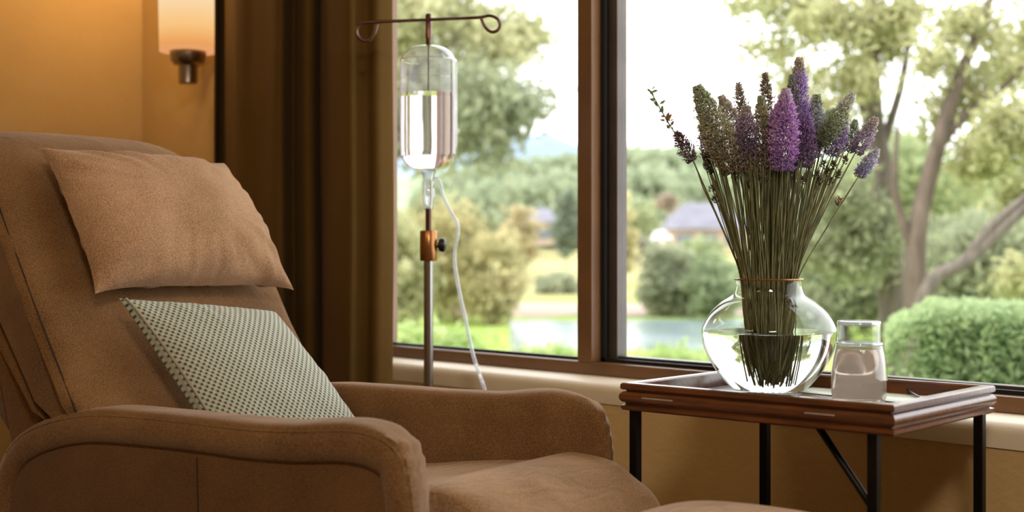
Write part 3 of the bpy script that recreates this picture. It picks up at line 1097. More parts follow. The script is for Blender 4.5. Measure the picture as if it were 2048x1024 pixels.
def spike_mesh(base, tip, wd, pal, dens=1.0, bud=.0042, shape='spike'):
    """florets set round the axis from base to tip; pal = list of (t, colour)"""
    base, tip = np.array(base), np.array(tip)
    ax = tip - base
    L = np.linalg.norm(ax)
    ax = ax / L
    ref = np.array([0.3, 0.2, 0.9]) if abs(ax[2]) < .9 else np.array([1., 0, 0])
    a = np.cross(ax, ref)
    a /= np.linalg.norm(a)
    b = np.cross(ax, a)
    n = int(dens * L * wd * 2.6 / (bud * bud * .26))
    t = rng.random(n) ** .92
    th = rng.random(n) * 2 * np.pi
    prof = np.sin(np.pi * np.clip(t * .86 + .10, 0, 1)) ** .55 * (1 - .45 * t)
    if shape == 'loose':
        prof = prof * (.55 + .45 * np.sin(t * 42) ** 2)
    else:
        prof = prof * (.93 + .1 * np.sin(t * L / .0055 * 2))
    rad = wd / 2 * prof * (rng.random(n) ** .4) * np.where(rng.random(n) < .14, 1.38, 1.16)
    out = np.cos(th)[:, None] * a + np.sin(th)[:, None] * b
    c = base + ax * (t * L)[:, None] + out * rad[:, None]
    d = out * .85 + ax * .75 + rng.normal(0, .35, (n, 3))
    d /= np.linalg.norm(d, axis=1)[:, None]
    s = np.cross(d, rng.normal(0, 1, (n, 3)))
    s /= np.linalg.norm(s, axis=1)[:, None]
    q = np.cross(d, s)
    ln = bud * (.5 + .7 * rng.random(n))[:, None]
    wi = ln * .26
    V = np.stack([c + s * wi, c + q * wi, c - s * wi, c - q * wi, c + d * ln, c - d * ln * .6], axis=1).reshape(-1, 3)
    Fc = (BUD_F[None] + (np.arange(n) * 6)[:, None, None]).reshape(-1, 3)
    ts = np.array([p[0] for p in pal])
    cs = np.array([p[1][:3] for p in pal])
    cc = np.stack([np.interp(t, ts, cs[:, i]) for i in range(3)], axis=1)
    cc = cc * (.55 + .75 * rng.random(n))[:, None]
    # deep florets get inner shade painted into their colour
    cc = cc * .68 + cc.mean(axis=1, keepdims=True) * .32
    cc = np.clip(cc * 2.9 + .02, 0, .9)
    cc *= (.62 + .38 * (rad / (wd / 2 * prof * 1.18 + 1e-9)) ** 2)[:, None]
    C = np.repeat(np.concatenate([cc, np.ones((n, 1))], axis=1), 6, axis=0)
    return V, Fc, C


OL = lin('#8f8a6c')
GB = lin('#9c8e80')
PG = lin('#8d7b92')
GG = lin('#7f8a6c')
BP = lin('#9c66bc')
MP = lin('#7b5a90')
VI = lin('#8a72b4')
DP = lin('#6b5670')
BR = lin('#746450')
BL = lin('#7c7aa0')
LP = lin('#b9a4c4')
LG = lin('#b6b79c')
# base px, tip px, width px, depth shift (m, + is away), palette, label
SPK = [
    ((1387, 322), (1352, 264), 34, -.01, [(0, DP), (1, lin('#6b4a4c'))], 'loose', 'dusky maroon lavender spike leaning out at far left, below the leafy sprig'),
    ((1468, 345), (1394, 172), 58, -.03, [(0, BR), (.5, OL), (1, GG)], 'spike', 'thickest olive lavender spike leaning left, at the left front of the bouquet'),
    ((1437, 325), (1408, 232), 48, .01, [(0, DP), (.6, PG), (1, LP)], 'spike', 'grey purple lavender spike tucked behind the thick olive spike'),
    ((1492, 310), (1442, 192), 40, .02, [(0, DP), (.6, GB), (1, GB)], 'spike', 'grey brown lavender spike leaning left behind the thick olive spike'),
    ((1488, 262), (1477, 166), 28, .04, [(0, GG), (.4, lin('#7a7d4a')), (.5, BR), (1, GB)], 'loose', 'small brown tipped lavender spike with a green collar, upper left of the bouquet'),
    ((1490, 345), (1492, 212), 46, -.03, [(0, BR), (.4, DP), (.8, PG), (1, GB)], 'spike', 'blunt mauve grey lavender spike upright in the left middle'),
    ((1536, 262), (1530, 147), 30, .05, [(0, OL), (.5, BR), (1, BR)], 'loose', 'tall dark brown lavender spike standing in the middle behind the olive one'),
    ((1526, 360), (1522, 193), 38, -.02, [(0, BR), (.5, BR), (.8, OL), (1, GG)], 'spike', 'slim olive brown lavender spike upright in the center, left of the bright purple one'),
    ((1565, 342), (1572, 178), 52, -.05, [(0, MP), (.3, BP), (.8, BP), (1, lin('#b784cc'))], 'spike', 'brightest purple lavender spike at the center front'),
    ((1540, 320), (1562, 205), 44, -.02, [(0, DP), (.6, MP), (1, BP)], 'spike', 'deep violet lavender spike pressed to the left of the brightest one'),
    ((1594, 322), (1599, 116), 44, .0, [(0, DP), (.4, MP), (.62, VI), (.82, VI), (.9, GB), (1, GB)], 'spike', 'tallest lavender spike, violet with a grey brown tip'),
    ((1586, 250), (1584, 150), 26, -.01, [(0, BR), (.6, lin('#6d7268')), (1, lin('#7a8076'))], 'spike', 'small grey green lavender spike pressed against the tallest one'),
    ((1604, 335), (1612, 228), 46, -.03, [(0, DP), (.5, lin('#6b4c72')), (1, MP)], 'spike', 'dusky plum lavender spike low at the right of the brightest one'),
    ((1622, 315), (1634, 190), 42, .02, [(0, DP), (.4, PG), (.6, lin('#8f90a0')), (1, GG)], 'spike', 'silvery grey lavender spike with green tip, right of the tallest one'),
    ((1640, 290), (1707, 186), 36, -.02, [(0, lin('#5b6044')), (.5, GG), (1, LG)], 'spike', 'long green grey lavender spike slanting up to the right'),
    ((1625, 295), (1664, 222), 34, .03, [(0, lin('#566042')), (1, GG)], 'spike', 'short green lavender spike behind the long slanting green one'),
    ((1662, 312), (1692, 240), 36, .0, [(0, DP), (.5, VI), (1, LP)], 'spike', 'short violet lavender spike under the long slanting green one'),
    ((1698, 305), (1711, 240), 24, .03, [(0, lin('#566042')), (1, GG)], 'spike', 'small green lavender spike between two purple ones at the right'),
    ((1710, 306), (1752, 236), 32, -.01, [(0, DP), (.5, PG), (1, GB)], 'spike', 'dark purple lavender spike with grey tip at the upper right edge'),
    ((1716, 354), (1756, 298), 26, .0, [(0, DP), (.4, BL), (1, LP)], 'spike', 'blue grey lavender spike hanging out lowest at far right'),
    ((1423, 348), (1411, 304), 17, -.01, [(0, lin('#3c3a2a')), (1, lin('#4a4434'))], 'loose', 'tiny dark seed spike low at the left of the bouquet'),
]
neck = Vector((vp.x, vp.y, vz(562)))
foot_c = Vector((vp.x, vp.y, VB + .03))


def stem_path(top, seed_off=None, k=10):
    """from inside the vase up through the neck to the top point"""
    top = Vector(top)
    h = top - neck
    lat = Vector((h.x, h.y, 0))
    L = lat.length
    m = min(.050, .012 + L * .40)
    ang = random.uniform(0, 2 * math.pi)
    jit = Vector((math.cos(ang), math.sin(ang), 0)) * random.uniform(0, .014)
    nk = neck + (lat.normalized() * m if L > 1e-4 else Vector()) + jit
    r = (nk - neck)
    if r.length > .054:
        nk = neck + r * (.054 / r.length)
    ft = foot_c + Vector((r.x, r.y, 0)) * random.uniform(.15, .55) + Vector((random.uniform(-.012, .012), random.uniform(-.012, .012), random.uniform(0, .05)))
    sag = Vector((r.x, r.y, 0)) * .12
    pts = [ft, ft.lerp(nk, .55) + sag, nk, nk.lerp(top, .5) - lat * .03 + Vector((random.uniform(-.004, .004), random.uniform(-.004, .004), 0)), top]
    return spline(pts, 4)


def stem_obj(path, r=.00115, name='stem', parent=None, org=(0, 0, 0)):
    return link(name, MB().tube(path, [r * 1.15] * (len(path) - 1) + [r * .8], 5), M['stem'], parent, org, angle=180)


for (bx, by), (tx, ty), wd, dz, pal, shp, label in SPK:
    B, T = at(bx, by, VD + dz), at(tx, ty, VD + dz)
    path = stem_path(B + (T - B) * .08)
    root = thing('lavender', label, 'dried flower', path[0], group='dried lavender spikes in the vase')
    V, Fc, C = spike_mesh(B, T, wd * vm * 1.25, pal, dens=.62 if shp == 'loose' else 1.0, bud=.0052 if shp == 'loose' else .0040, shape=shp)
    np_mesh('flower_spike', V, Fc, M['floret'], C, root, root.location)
    st = stem_obj(path, .0013, 'stem', root, root.location)
    if label.startswith('blue grey'):
        q = at(1675, 402, VD)
        V, Fc, C = spike_mesh(q - UP * .008, q + UP * .008 + RT * .005, .013, [(0, BR), (1, lin('#8a5a44'))], .5, .006)
        np_mesh('dried_bud', V, Fc, M['floret'], C, root, root.location)

# leafy sprig at far left
path = stem_path(at(1302, 184, VD - .015), k=12)
path = path[:-5] + [p for p in spline([path[-5], at(1384, 316, VD - .015), at(1347, 262, VD - .015), at(1322, 220, VD - .015), at(1302, 184, VD - .015)], 6)]
root = thing('leafy_sprig', 'thin sprig with small green and rust leaves sticking out highest at far left', 'sprig', path[0])
stem_obj(path, .0011, 'stem', root, root.location)
LF = []
Vs, Fs, Cs = [], [], []
for k in range(34):
    t = random.random()
    x = 1302 + 45 * t + random.uniform(-3, 3)
    y = 184 + 80 * t + random.uniform(-4, 4)
    c = np.array(at(x, y, VD - .015 + random.uniform(-.006, .006)))
    d = np.array(RT * random.uniform(-1, 1) + UP * random.uniform(-.1, 1) + FWD * random.uniform(-.5, .5))
    d /= np.linalg.norm(d)
    s = np.cross(d, rng.normal(0, 1, 3))
    s /= np.linalg.norm(s)
    ln, wi = random.uniform(.010, .017), random.uniform(.0025, .0045)
    b = len(Vs)
    Vs += [c, c + d * ln * .5 + s * wi, c + d * ln, c + d * ln * .5 - s * wi]
    Fs.append((b, b + 1, b + 2, b + 3))
    cc = lin('#6f7f45') if t < .6 or random.random() < .4 else lin('#8a5a3c')
    Cs += [cc] * 4
np_mesh('foliage', np.array(Vs), np.array(Fs), M['floret'], Cs, root, root.location)

# bare stems
gb_ = neck
for k in range(275):
    x = random.gauss(1548, 62)
    x = min(max(x, 1402), 1688)
    y = random.uniform(285, 345)
    path = stem_path(at(x, y, VD + random.uniform(-.06, .06)))
    o = stem_obj(path, random.uniform(.0007, .00115), 'flower_stem', None, tuple(path[0]))
    tag(o, 'thin dry olive green stem standing in the bundle in the vase', 'flower stem', 'bare stems of the bouquet')
# little dried seed heads among the stems
V, Fc, C = spike_mesh((0, 0, -.007), (0, 0, .008), .013, [(0, lin('#37301f')), (1, lin('#5a4c34'))], .55, .0055)
first = None
for x, y in ((1425, 376), (1431, 398), (1412, 330), (1648, 330), (1656, 345), (1668, 330), (1640, 362), (1620, 330), (1632, 350), (1676, 348), (1690, 320), (1660, 362), (1470, 352), (1500, 366), (1450, 345),
             (1512, 350), (1590, 352), (1606, 360)):
    P = at(x, y, VD + random.uniform(-.05, -.01))
    path = stem_path(P)
    root = thing('seed_head', 'small dark dried seed head on a thin stem below the lavender spikes', 'seed head', path[0], group='dried seed heads in the bouquet')
    if first is None:
        o = np_mesh('bud', V, Fc, M['floret'], C, root)
        first = o
    else:
        o = first.copy()
        COL.objects.link(o)
        o.parent = root
    o.location = P - path[0]
    o.rotation_euler = (random.uniform(-.5, .5), random.uniform(-.5, .5), random.uniform(0, 6))
    stem_obj(path, .001, 'stem', root, root.location)

# ------------------------------------------------------------------ outdoors
GZ = -.30


def gz(D):                                # ground height with distance
    return GZ if D < 40 else GZ + min((D - 40) * .013, 3.2)


def leaf_cloud(cent, rad, nclus, per, size, pal, spread=.28, shell=.55, clus_r=None):
    """leaf cards gathered in clusters inside an ellipsoid; returns V, F, C"""
    cent, rad = np.array(cent), np.array(rad)
    u = rng.normal(0, 1, (nclus, 3))
    u /= np.linalg.norm(u, axis=1)[:, None]
    r = shell + (1 - shell) * rng.random(nclus)
    cc = cent + u * r[:, None] * rad
    cr = clus_r if clus_r else spread * float(rad.mean())
    tone = rng.random(nclus)
    n = nclus * per
    idx = np.repeat(np.arange(nclus), per)
    c = cc[idx] + rng.normal(0, 1, (n, 3)) * cr * np.array([1, 1, .75]) * .55
    return cards(c, size, pal, tone[idx])


def cards(c, size, pal, tone):
    n = len(c)
    d = rng.normal(0, 1, (n, 3))
    d /= np.linalg.norm(d, axis=1)[:, None]
    s = np.cross(d, rng.normal(0, 1, (n, 3)))
    s /= np.linalg.norm(s, axis=1)[:, None]
    ln = size * (.6 + .8 * rng.random(n))[:, None]
    wi = ln * .38
    V = np.stack([c - d * ln * .5, c + s * wi * .5, c + d * ln * .5, c - s * wi * .5], axis=1).reshape(-1, 3)
    Fc = np.arange(n * 4).reshape(n, 4)
    ts = np.linspace(0, 1, len(pal))
    cs = np.array([p[:3] for p in pal])
    tt = np.clip(tone + rng.normal(0, .15, n), 0, 1)
    cc = np.stack([np.interp(tt, ts, cs[:, i]) for i in range(3)], axis=1)
    C = np.repeat(np.concatenate([cc, np.ones((n, 1))], axis=1), 4, axis=0)
    return V, Fc, C


def hazed(pal, D):  # distance haze mixed into the leaf colours
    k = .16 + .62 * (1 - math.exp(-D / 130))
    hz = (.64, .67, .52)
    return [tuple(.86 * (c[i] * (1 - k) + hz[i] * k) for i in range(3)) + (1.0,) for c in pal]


def cat_(parts):
    Vs, Fs, Cs, b = [], [], [], 0
    for V, Fc, C in parts:
        Vs.append(V)
        Fs.append(Fc + b)
        Cs.append(C)
        b += len(V)
    return np.concatenate(Vs), np.concatenate(Fs), np.concatenate(Cs)


def plant(name, label, cat, base, crowns, trunks=(), group=None, bark='bark'):
    root = thing(name, label, cat, base, group=group)
    V, Fc, C = cat_(crowns)
    np_mesh('crown' if trunks else 'foliage', V, Fc, M['leaf'], C, root, base)
    for i, (pts, r) in enumerate(trunks):
        sp = spline(pts, 5)
        rr = [r[0] + (r[1] - r[0]) * k / (len(sp) - 1) for k in range(len(sp))]
        link('trunk' if i == 0 else 'branch', MB().tube(sp, rr, 10), M[bark], root, base, angle=180)
    return root


# terrain bands (each laid where it is)
def strip(name, px0, px1, D0, D1, mat, lift=0.0, nx=24, ny=10, wob=0.0):
    v, f = [], []
    for j in range(ny + 1):
        D = D0 * (D1 / D0) ** (j / ny)
        for i in range(nx + 1):
            p = at(px0 + (px1 - px0) * i / nx, 505, D)
            e = 0
            if wob and j in (0, ny):
                e = wob * D * noise.noise(Vector((i * .35, j, 1.7)))
            q = p + FWD * e
            v.append((q.x, q.y, gz(D) + lift))
    for j in range(ny):
        for i in range(nx):
            a = j * (nx + 1) + i
            f.append((a, a + 1, a + nx + 2, a + nx + 1))
    return tag(link(name, MB().add(v, f), mat, angle=180), kind='structure')


strip('lawn', -2600, 4600, 3.9, 36, M['lawn'], 0, 60, 20)
strip('field', -2600, 4600, 35.5, 420, M['meadow'], -.01, 40, 30)
strip('pond', 1020, 1640, 16.8, 24.5, M['pond'], .012, 24, 6, .03)
strip('path', 900, 1500, 26, 33, M['bank'], .012, 24, 4, .03)


def ridge(name, D, tops, mat, thick=60, base=0):
    """a hill range at distance D through (px, py) crest points"""
    v, f = [], []
    pts = spline([(x, 0, y) for x, y in tops], 8)
    for p in pts:
        c = at(p.x, 505, D)
        zt_ = HEYE + (HORIZON - p.z) * D / F
        for k, (dd, h) in enumerate(((-thick, base), (-thick * .6, zt_ * .45), (-thick * .25, zt_ * .85), (0, zt_), (thick * .5, zt_ * .7), (thick, base))):
            q = c + FWD * dd
            v.append((q.x, q.y, h + (noise.noise(Vector((q.x * .05, q.y * .05, 0))) * zt_ * .05 if 0 < k < 5 else 0)))
    for i in range(len(pts) - 1):
        for k in range(5):
            f.append((i * 6 + k, i * 6 + k + 1, (i + 1) * 6 + k + 1, (i + 1) * 6 + k))
    return tag(link(name, MB().add(v, f), mat, angle=180), kind='structure')


ridge('mountain', 1000, [(200, 330), (700, 300), (900, 292), (1000, 276), (1060, 268), (1120, 276), (1200, 300), (1400, 330), (1700, 300), (1900, 318), (2300, 300)], M['mount'], 160, -5)
ridge('hill', 330, [(300, 380), (700, 350), (900, 345), (1000, 330), (1100, 318), (1200, 304), (1300, 298), (1450, 300), (1600, 310), (1800, 322), (2000, 330), (2300, 320)], M['hill'], 90, 0)

G_DK = [lin('#6a8550'), lin('#88a267'), lin('#a4b880')]
G_MD = [lin('#7f9658'), lin('#a0b070'), lin('#c2c88f')]
G_YL = [lin('#a59c60'), lin('#ccbd80'), lin('#ecdba2')]
G_PL = [lin('#97985f'), lin('#bdba82'), lin('#e0d9aa')]
G_SG = [lin('#7a8260'), lin('#9aa07a'), lin('#b8ba96')]
G_BR = [lin('#8db04c'), lin('#b4cc70'), lin('#dbe6a0')]
G_HG = [lin('#5c7d50'), lin('#84a068'), lin('#c0d49a')]
G_RD = [lin('#9a6a68'), lin('#b88a84'), lin('#c09c8c')]

# far forest on the hill: one tree, copied
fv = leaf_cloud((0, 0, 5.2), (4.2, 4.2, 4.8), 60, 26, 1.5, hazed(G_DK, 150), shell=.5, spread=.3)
fm = np_mesh('crown', *fv[:2], M['leaf'], fv[2])
COL.objects.unlink(fm)
ft_ = MB().tube([(0, 0, -.5), (0, 0, 3.2)], [.4, .25], 8)
ftm = link('trunk', ft_, M['bark_dark'])
COL.objects.unlink(ftm)
row = [(880, 352, 210), (915, 345, 215), (950, 338, 220), (985, 332, 220), (1015, 330, 215), (1045, 326, 215), (1075, 322, 210), (1105, 318, 215), (1138, 312, 210),
       (1215, 306, 210), (1245, 300, 205), (1278, 296, 205), (1310, 300, 200), (1342, 298, 205), (1376, 300, 205), (1408, 302, 205), (1440, 298, 205), (1475, 300, 205), (1510, 300, 205),
       (955, 372, 165), (1000, 366, 165), (1048, 360, 160), (1095, 356, 160), (1140, 350, 160), (1222, 352, 160), (1262, 345, 160), (1300, 348, 160), (1345, 346, 165), (1390, 352, 165), (1430, 350, 165),
       (1700, 330, 200), (1760, 326, 205), (1830, 330, 200), (1900, 330, 200), (1970, 326, 200)]
for k, (x, ytop, D) in enumerate(row):
    topz = HEYE + (HORIZON - ytop) * D / F
    sc_ = random.uniform(.9, 1.25)
    p = at(x, 505, D)
    t = thing('hill_tree', 'hazy round crowned tree in the wooded band on the far hill', 'tree', (p.x, p.y, topz - 10.0 * sc_), random.uniform(0, 6), 'trees on the far hill')
    t.scale = (sc_, sc_, sc_)
    for src in (fm, ftm):
        c = src.copy()
        COL.objects.link(c)
        c.parent = t
bpy.data.objects.remove(fm)
bpy.data.objects.remove(ftm)


def pt(x, y, D):
    return at(x, y, D)


def gp_(x, D):
    p = at(x, 505, D)
    return Vector((p.x, p.y, gz(D)))


# houses in the valley
def house(name, label, x0, x1, yroof, yeave, D, ybase, mats):
    a, b = at(x0, 505, D), at(x1, 505, D)
    z = lambda y: HEYE + (HORIZON - y) * D / F
    base = (a + b) / 2
    base.z = z(ybase)
    root = thing(name, label, 'house', base)
    wv = (b - a)
    dp = FWD * 9.0
    k = [a, b, b + dp, a + dp]
    v = [Vector((p.x, p.y, z(ybase))) for p in k] + [Vector((p.x, p.y, z(yeave))) for p in k]
    link('wall', MB().add(v, [(0, 1, 5, 4), (1, 2, 6, 5), (2, 3, 7, 6), (3, 0, 4, 7)]), M[mats[0]], root, base, smooth=False)
    o = wv * .05
    r = [a - o - FWD * .6, b + o - FWD * .6, b + o + dp + FWD * .6, a - o + dp + FWD * .6]
    rv = [Vector((p.x, p.y, z(yeave))) for p in r]
    rid = [a + wv * .28 + dp * .5, b - wv * .28 + dp * .5]
    rv += [Vector((p.x, p.y, z(yroof))) for p in rid]
    link('roof', MB().add(rv, [(0, 1, 5, 4), (2, 3, 4, 5), (1, 2, 5), (3, 0, 4), (3, 2, 1, 0)]), M[mats[1]], root, base, smooth=False)
    for t in (.2, .5, .8):
        c = a + wv * t - FWD * .05
        h0, h1 = z(ybase) + (z(yeave) - z(ybase)) * .3, z(ybase) + (z(yeave) - z(ybase)) * .75
        q = wv.normalized() * .7
        v = [Vector((c.x - q.x, c.y - q.y, h0)), Vector((c.x + q.x, c.y + q.y, h0)), Vector((c.x + q.x, c.y + q.y, h1)), Vector((c.x - q.x, c.y - q.y, h1))]
        v += [p - FWD * .08 for p in v]
        link('window', MB().add(v, [(4, 5, 6, 7), (0, 1, 5, 4), (1, 2, 6, 5), (2, 3, 7, 6), (3, 0, 4, 7)]), M['housewin'], root, base, smooth=False)


house('house', 'pale house with grey hipped roof in the valley seen left of the bouquet', 1336, 1500, 402, 458, 120, 500, ('housewall', 'roof'))
house('house', 'small hazy grey house behind the drip tube left of the mullion', 1035, 1125, 412, 446, 110, 490, ('housewall', 'roof'))
# white car parked by the house
cpz = at(1325, 480, 100)
car = thing('car', 'small white car parked beside the grey roofed house', 'car', cpz)
bxs = MB()
for (u0, u1, z0, z1) in ((-.75, .75, -.1, .35), (-.55, .4, .35, .75)):
    ps = [RT * u0, RT * u1, RT * u1 + FWD * 1.7, RT * u0 + FWD * 1.7]
    bxs.add([p + UP * z0 for p in ps] + [p * .9 + UP * z1 for p in ps], [(0, 1, 5, 4), (1, 2, 6, 5), (2, 3, 7, 6), (3, 0, 4, 7), (4, 5, 6, 7), (3, 2, 1, 0)])
link('body', bxs, M['white'], car, bevel=.08)
for u in (-.45, .45):
    link('wheel', MB().tube([RT * u + UP * -.1 - FWD * .03, RT * u + UP * -.1 + FWD * .2], .2, 16), M['tyre'], car)

# middle distance shrubs and trees: px centre, top, bottom, half width px, distance
def bush(label, x, ytop, ybot, hw, D, pal, ncl=60, per=40, size=.16, name='shrub', cat='shrub', shell=.45, spread=.3):
    base = gp_(x, D)
    zt_, zb_ = HEYE + (HORIZON - ytop) * D / F, HEYE + (HORIZON - ybot) * D / F
    base.z = min(zb_, base.z) if zb_ < base.z + .5 else base.z
    c = at(x, 505, D)
    rz = (zt_ - zb_) / 2
    rr = hw * D / F
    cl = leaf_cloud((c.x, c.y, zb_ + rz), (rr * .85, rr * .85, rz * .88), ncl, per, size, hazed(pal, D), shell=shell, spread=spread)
    tr = [([(c.x, c.y, base.z - .05), (c.x, c.y, zb_ + rz * 1.1)], (max(.03, rr * .06), .02))]
    return plant(name, label, cat, base, [cl], tr)


bush('big pale yellow bush directly behind the drip stand', 880, 372, 668, 105, 24, G_YL, 110, 46, .17)
bush('straw yellow bush at left beside the curtain edge', 800, 420, 668, 75, 22, G_PL, 80, 44, .16)
bush('yellow green bush behind the drip tube', 985, 430, 662, 70, 23, G_YL, 70, 44, .16)
bush('orange tinted small tree right of the drip tube', 1040, 405, 560, 42, 60, [lin('#b09a62'), lin('#d0b478'), lin('#e0c898')], 40, 36, .45)
bush('dark narrow cypress left of the window mullion', 1134, 372, 522, 24, 55, [lin('#37513f'), lin('#4f6a54'), lin('#64806a')], 50, 40, .35, 'cypress', 'tree')
bush('low olive shrub between path and pond, left of the mullion', 1110, 540, 612, 50, 40, G_SG, 40, 36, .25)
bush('grey green shrub right of the mullion, behind the pond', 1340, 480, 655, 72, 26, G_SG, 90, 46, .17)
bush('green shrub partly behind the bouquet stems, left side', 1425, 500, 655, 60, 25, [lin('#768a58'), lin('#94a670'), lin('#b0bc8a')], 70, 44, .17)
bush('pale gold bush at the left edge of the right hand pane', 1240, 380, 570, 36, 50, G_YL, 46, 36, .35)
bush('russet shrub beside the grey roofed house', 1332, 388, 425, 24, 100, G_RD, 26, 30, .6)
bush('round mid green tree to the left of the grey roofed house', 1278, 395, 470, 46, 90, G_MD, 50, 36, .6, 'tree', 'tree')
bush('brownish hedge shrub in front of the white car', 1275, 465, 520, 38, 70, [lin('#77705e'), lin('#8f8872'), lin('#a39c86')], 36, 34, .4)
bush('green shrub in front of the grey roofed house', 1400, 478, 540, 56, 60, G_MD, 50, 36, .35)
bush('low bright green bush at the bottom left of the window beside the curtain', 850, 648, 760, 150, 13.5, G_BR, 130, 50, .085)
bush('low bright green bush at the foot of the left pane near the mullion', 1090, 690, 790, 110, 12.5, G_BR, 90, 46, .085)
bush('low bright green bush at the foot of the right pane left of the vase', 1350, 700, 800, 160, 11.5, G_BR, 120, 50, .08)

# tall tree at left, its crown over the drip stand
D = 26
b0 = gp_(735, D)
cr = []
for x, y, hw, hh, ncl in ((760, 60, 150, 110, 60), (900, 40, 140, 85, 52), (1000, 95, 90, 70, 36), (850, 170, 120, 80, 50), (960, 190, 110, 70, 40), (1050, 60, 45, 50, 10), (800, 270, 90, 70, 36), (930, 285, 110, 50, 30), (1060, 220, 50, 40, 10)):
    c = at(x, y, D + random.uniform(-1.5, 1.5))
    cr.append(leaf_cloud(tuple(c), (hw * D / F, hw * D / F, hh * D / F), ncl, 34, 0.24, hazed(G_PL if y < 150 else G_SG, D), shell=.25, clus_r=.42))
plant('tree', 'tall pale green tree whose crown fills the sky behind the infusion bottle', 'tree', b0, cr,
      [([b0, at(740, 400, D), at(770, 200, D), at(800, 40, D)], (.28, .10)), ([at(748, 330, D), at(860, 220, D), at(1000, 150, D)], (.12, .03)), ([at(775, 190, D), at(880, 100, D), at(1010, 40, D)], (.1, .03))])

# right hand trees
D = 11
b0 = gp_(1785, D)
t1 = [([b0, at(1782, 560, D), at(1764, 440, D), at(1768, 350, D), at(1752, 250, D), at(1744, 100, D), at(1735, -120, D)], (.125, .045)),
      ([at(1768, 350, D), at(1728, 220, D + .2), at(1690, 90, D + .3), at(1630, -40, D + .4)], (.06, .02)),
      ([at(1772, 540, D), at(1730, 470, D), at(1676, 420, D), at(1640, 400, D)], (.05, .015)),
      ([at(1762, 300, D), at(1800, 180, D), at(1820, 60, D), at(1830, -60, D)], (.045, .015))]
cr = []
for x, y, hw, hh, ncl in ((1560, 20, 80, 55, 26), (1660, 40, 100, 70, 40), (1760, 60, 90, 80, 34), (1580, 150, 70, 70, 20), (1640, 230, 70, 70, 22), (1700, 170, 60, 50, 16), (1530, 90, 50, 40, 8), (1690, 400, 80, 60, 40), (1730, 480, 90, 80, 50),
                         (1660, 500, 80, 80, 46), (1800, 20, 60, 50, 18), (1490, 10, 40, 30, 5)):
    c = at(x, y, D + random.uniform(-.6, .8))
    cr.append(leaf_cloud(tuple(c), (hw * D / F, hw * D / F, hh * D / F), ncl, 36, 0.085, hazed(G_PL if y < 260 else G_SG, D), shell=.2, clus_r=.16))
plant('tree', 'forked pale barked tree directly behind the bouquet and carafe', 'tree', b0, cr, t1)
D = 10
b0 = gp_(1832, D)
t2 = [([b0, at(1830, 560, D), at(1838, 440, D), at(1868, 320, D), at(1905, 190, D), at(1945, 90, D), at(1990, -30, D)], (.095, .03)),
      ([at(1832, 520, D), at(1805, 440, D), at(1790, 370, D), at(1795, 250, D)], (.045, .015)),
      ([at(1880, 290, D), at(1930, 230, D), at(1990, 190, D), at(2060, 120, D)], (.04, .015))]
cr = []
for x, y, hw, hh, ncl in ((1870, 120, 60, 50, 16), (1950, 60, 70, 60, 26), (2030, 130, 70, 70, 34), (1930, 190, 60, 60, 24), (2020, 260, 80, 70, 40), (2100, 60, 70, 80, 30), (1880, 240, 40, 40, 8), (1960, 330, 70, 50, 26), (2060, 380, 70, 60, 30)):
    c = at(x, y, D + random.uniform(-.6, .8))
    cr.append(leaf_cloud(tuple(c), (hw * D / F, hw * D / F, hh * D / F), ncl, 36, .08, hazed(G_PL, D), shell=.2, clus_r=.15))
plant('tree', 'dark trunked tree curving up to the right above the hedge', 'tree', b0, cr, t2, bark='bark_dark')
D = 9
b0 = gp_(1812, D)
t3 = [([b0, at(1850, 590, D), at(1930, 525, D), at(1990, 470, D), at(2050, 415, D), at(2160, 330, D)], (.058, .036)),
      ([at(1930, 525, D), at(1985, 450, D), at(2060, 385, D)], (.045, .02))]
cr = []
for x, y, hw, hh, ncl in ((2110, 300, 80, 80, 40), (2040, 560, 60, 50, 16)):
    c = at(x, y, D + .8)
    cr.append(leaf_cloud(tuple(c), (hw * D / F, hw * D / F, hh * D / F), ncl, 36, .075, hazed(G_PL, D), shell=.2, clus_r=.15))
plant('tree', 'leaning grey brown tree slanting low over the hedge to the right', 'tree', b0, cr, t3)
bush('dense olive green bush filling the gap behind the right hand trunks', 1960, 400, 700, 210, 17, G_SG, 260, 46, .13)
bush('soft green bush behind the pale barked tree', 1690, 410, 690, 150, 18, G_SG, 190, 46, .13)
bush('light green bush between the two trunks above the hedge', 1850, 460, 690, 90, 20, G_MD, 90, 44, .14)
bush('green bush behind the vase, right of the pond', 1570, 470, 690, 110, 21, [lin('#768a58'), lin('#94a670'), lin('#b0bc8a')], 120, 44, .15)
bush('tall pale green tree far behind the right hand trunks', 1800, 250, 520, 200, 40, G_MD, 150, 44, .32, 'tree', 'tree')

# clipped hedge at right below the trees
D0 = 6.0
hx = lambda x, D: at(x, 505, D)
Vs = []
n = 15000
pxs = 1772 + rng.random(n) * 620
dd = D0 + rng.random(n) * 1.5
fr_ = rng.random(n)
pts, tone = [], []
for i in range(n):
    x, d = pxs[i], dd[i]
    edge = min(1, max(0, (x - 1772) / 90)) ** .5
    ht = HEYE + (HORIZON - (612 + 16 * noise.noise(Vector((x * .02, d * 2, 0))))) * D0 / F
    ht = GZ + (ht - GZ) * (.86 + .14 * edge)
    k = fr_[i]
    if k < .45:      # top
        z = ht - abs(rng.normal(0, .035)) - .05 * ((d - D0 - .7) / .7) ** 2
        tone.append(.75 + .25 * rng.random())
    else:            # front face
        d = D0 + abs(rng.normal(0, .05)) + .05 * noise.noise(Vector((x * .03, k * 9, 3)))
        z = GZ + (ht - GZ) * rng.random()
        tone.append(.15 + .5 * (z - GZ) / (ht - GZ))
    p = at(x, 505, d)
    pts.append((p.x, p.y, z))
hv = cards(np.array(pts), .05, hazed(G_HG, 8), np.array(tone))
hb_ = gp_(1950, D0 + .7)
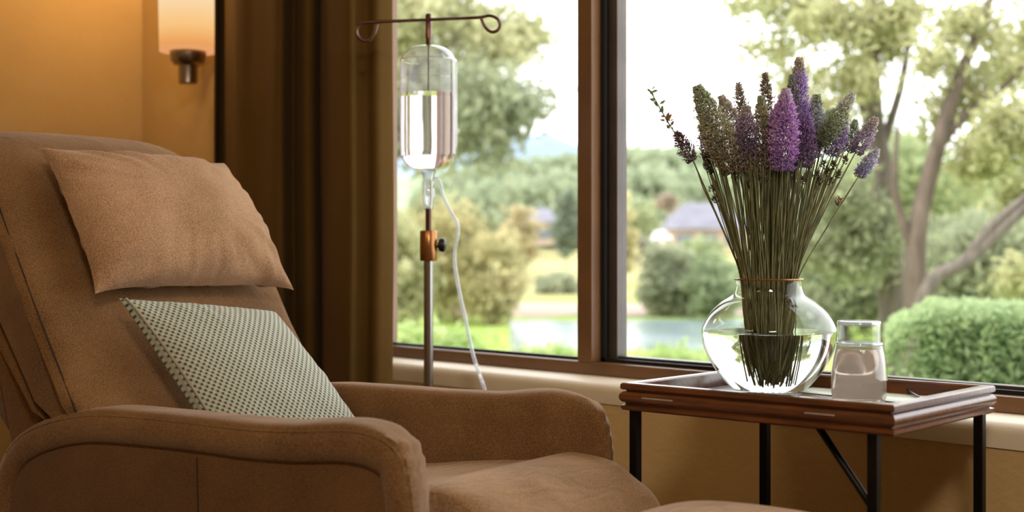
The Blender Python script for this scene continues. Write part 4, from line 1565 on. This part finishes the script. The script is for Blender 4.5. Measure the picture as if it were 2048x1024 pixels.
hroot = thing('hedge', 'clipped dense green hedge outside the window at right', 'hedge', hb_)
np_mesh('foliage', *hv[:2], M['leaf'], hv[2], hroot, hb_)
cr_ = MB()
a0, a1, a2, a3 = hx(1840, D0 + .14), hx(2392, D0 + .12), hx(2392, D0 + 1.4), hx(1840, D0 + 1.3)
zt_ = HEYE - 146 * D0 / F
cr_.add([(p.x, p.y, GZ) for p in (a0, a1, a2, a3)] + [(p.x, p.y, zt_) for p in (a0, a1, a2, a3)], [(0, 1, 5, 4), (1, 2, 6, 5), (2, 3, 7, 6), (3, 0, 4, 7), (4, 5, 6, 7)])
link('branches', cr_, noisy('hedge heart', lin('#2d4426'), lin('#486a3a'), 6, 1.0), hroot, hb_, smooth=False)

# ------------------------------------------------------------------ light
wd_ = bpy.data.worlds.new('sky')
scene.world = wd_
wd_.use_nodes = True
nt = wd_.node_tree
nt.nodes.clear()
L = nt.links.new
wo = nt.nodes.new('ShaderNodeOutputWorld')
bg = nt.nodes.new('ShaderNodeBackground')
tc = nt.nodes.new('ShaderNodeTexCoord')
sp = nt.nodes.new('ShaderNodeSeparateXYZ')
L(tc.outputs['Generated'], sp.inputs[0])
rp = ramp(nt, [(0.0, (.93, .95, .95, 1)), (.5, (.97, .985, 1, 1)), (1.0, (.82, .9, 1, 1))])
mr = nt.nodes.new('ShaderNodeMapRange')
mr.inputs['From Min'].default_value = -.2
mr.inputs['From Max'].default_value = 1
L(sp.outputs['Z'], mr.inputs[0])
L(mr.outputs[0], rp.inputs[0])
L(rp.outputs[0], bg.inputs[0])
bg.inputs[1].default_value = 2.1
L(bg.outputs[0], wo.inputs[0])

sl = bpy.data.lights.new('sun', 'SUN')
sl.energy, sl.angle, sl.color = 1.7, math.radians(14), (1, .9, .72)
so2 = bpy.data.objects.new('sun', sl)
COL.objects.link(so2)
so2.rotation_euler = Vector((.35, .55, -.75)).to_track_quat('-Z', 'Y').to_euler()

# skylight enters through the window opening
pt_ = bpy.data.lights.new('window portal', 'AREA')
pt_.shape, pt_.size, pt_.size_y = 'RECTANGLE', WX1 - WX0, WZ1 - WZ0
pt_.cycles.is_portal = True
pto = bpy.data.objects.new('window_portal', pt_)
COL.objects.link(pto)
pto.location = ((WX0 + WX1) / 2, WY1 + .05, (WZ0 + WZ1) / 2)
pto.rotation_euler = Vector((0, -1, 0)).to_track_quat('-Z', 'Y').to_euler()


def area(name, loc, target, size, energy, color):
    l = bpy.data.lights.new(name, 'AREA')
    l.shape, l.size, l.energy, l.color = 'DISK', size, energy, color
    o = bpy.data.objects.new(name, l)
    COL.objects.link(o)
    o.location = loc
    o.rotation_euler = (Vector(target) - Vector(loc)).to_track_quat('-Z', 'Y').to_euler()
    return o


# warm fill lights added under the ceiling, unseen behind and beside the camera
area('ceiling_fill', (-1.6, -.6, 2.7), (-2.2, 1.4, .5), .9, 9, (1.0, .78, .52))
area('ceiling_fill', (.5, -.1, 2.7), (-1.3, 2.2, .4), .7, 36, (1.0, .88, .74))
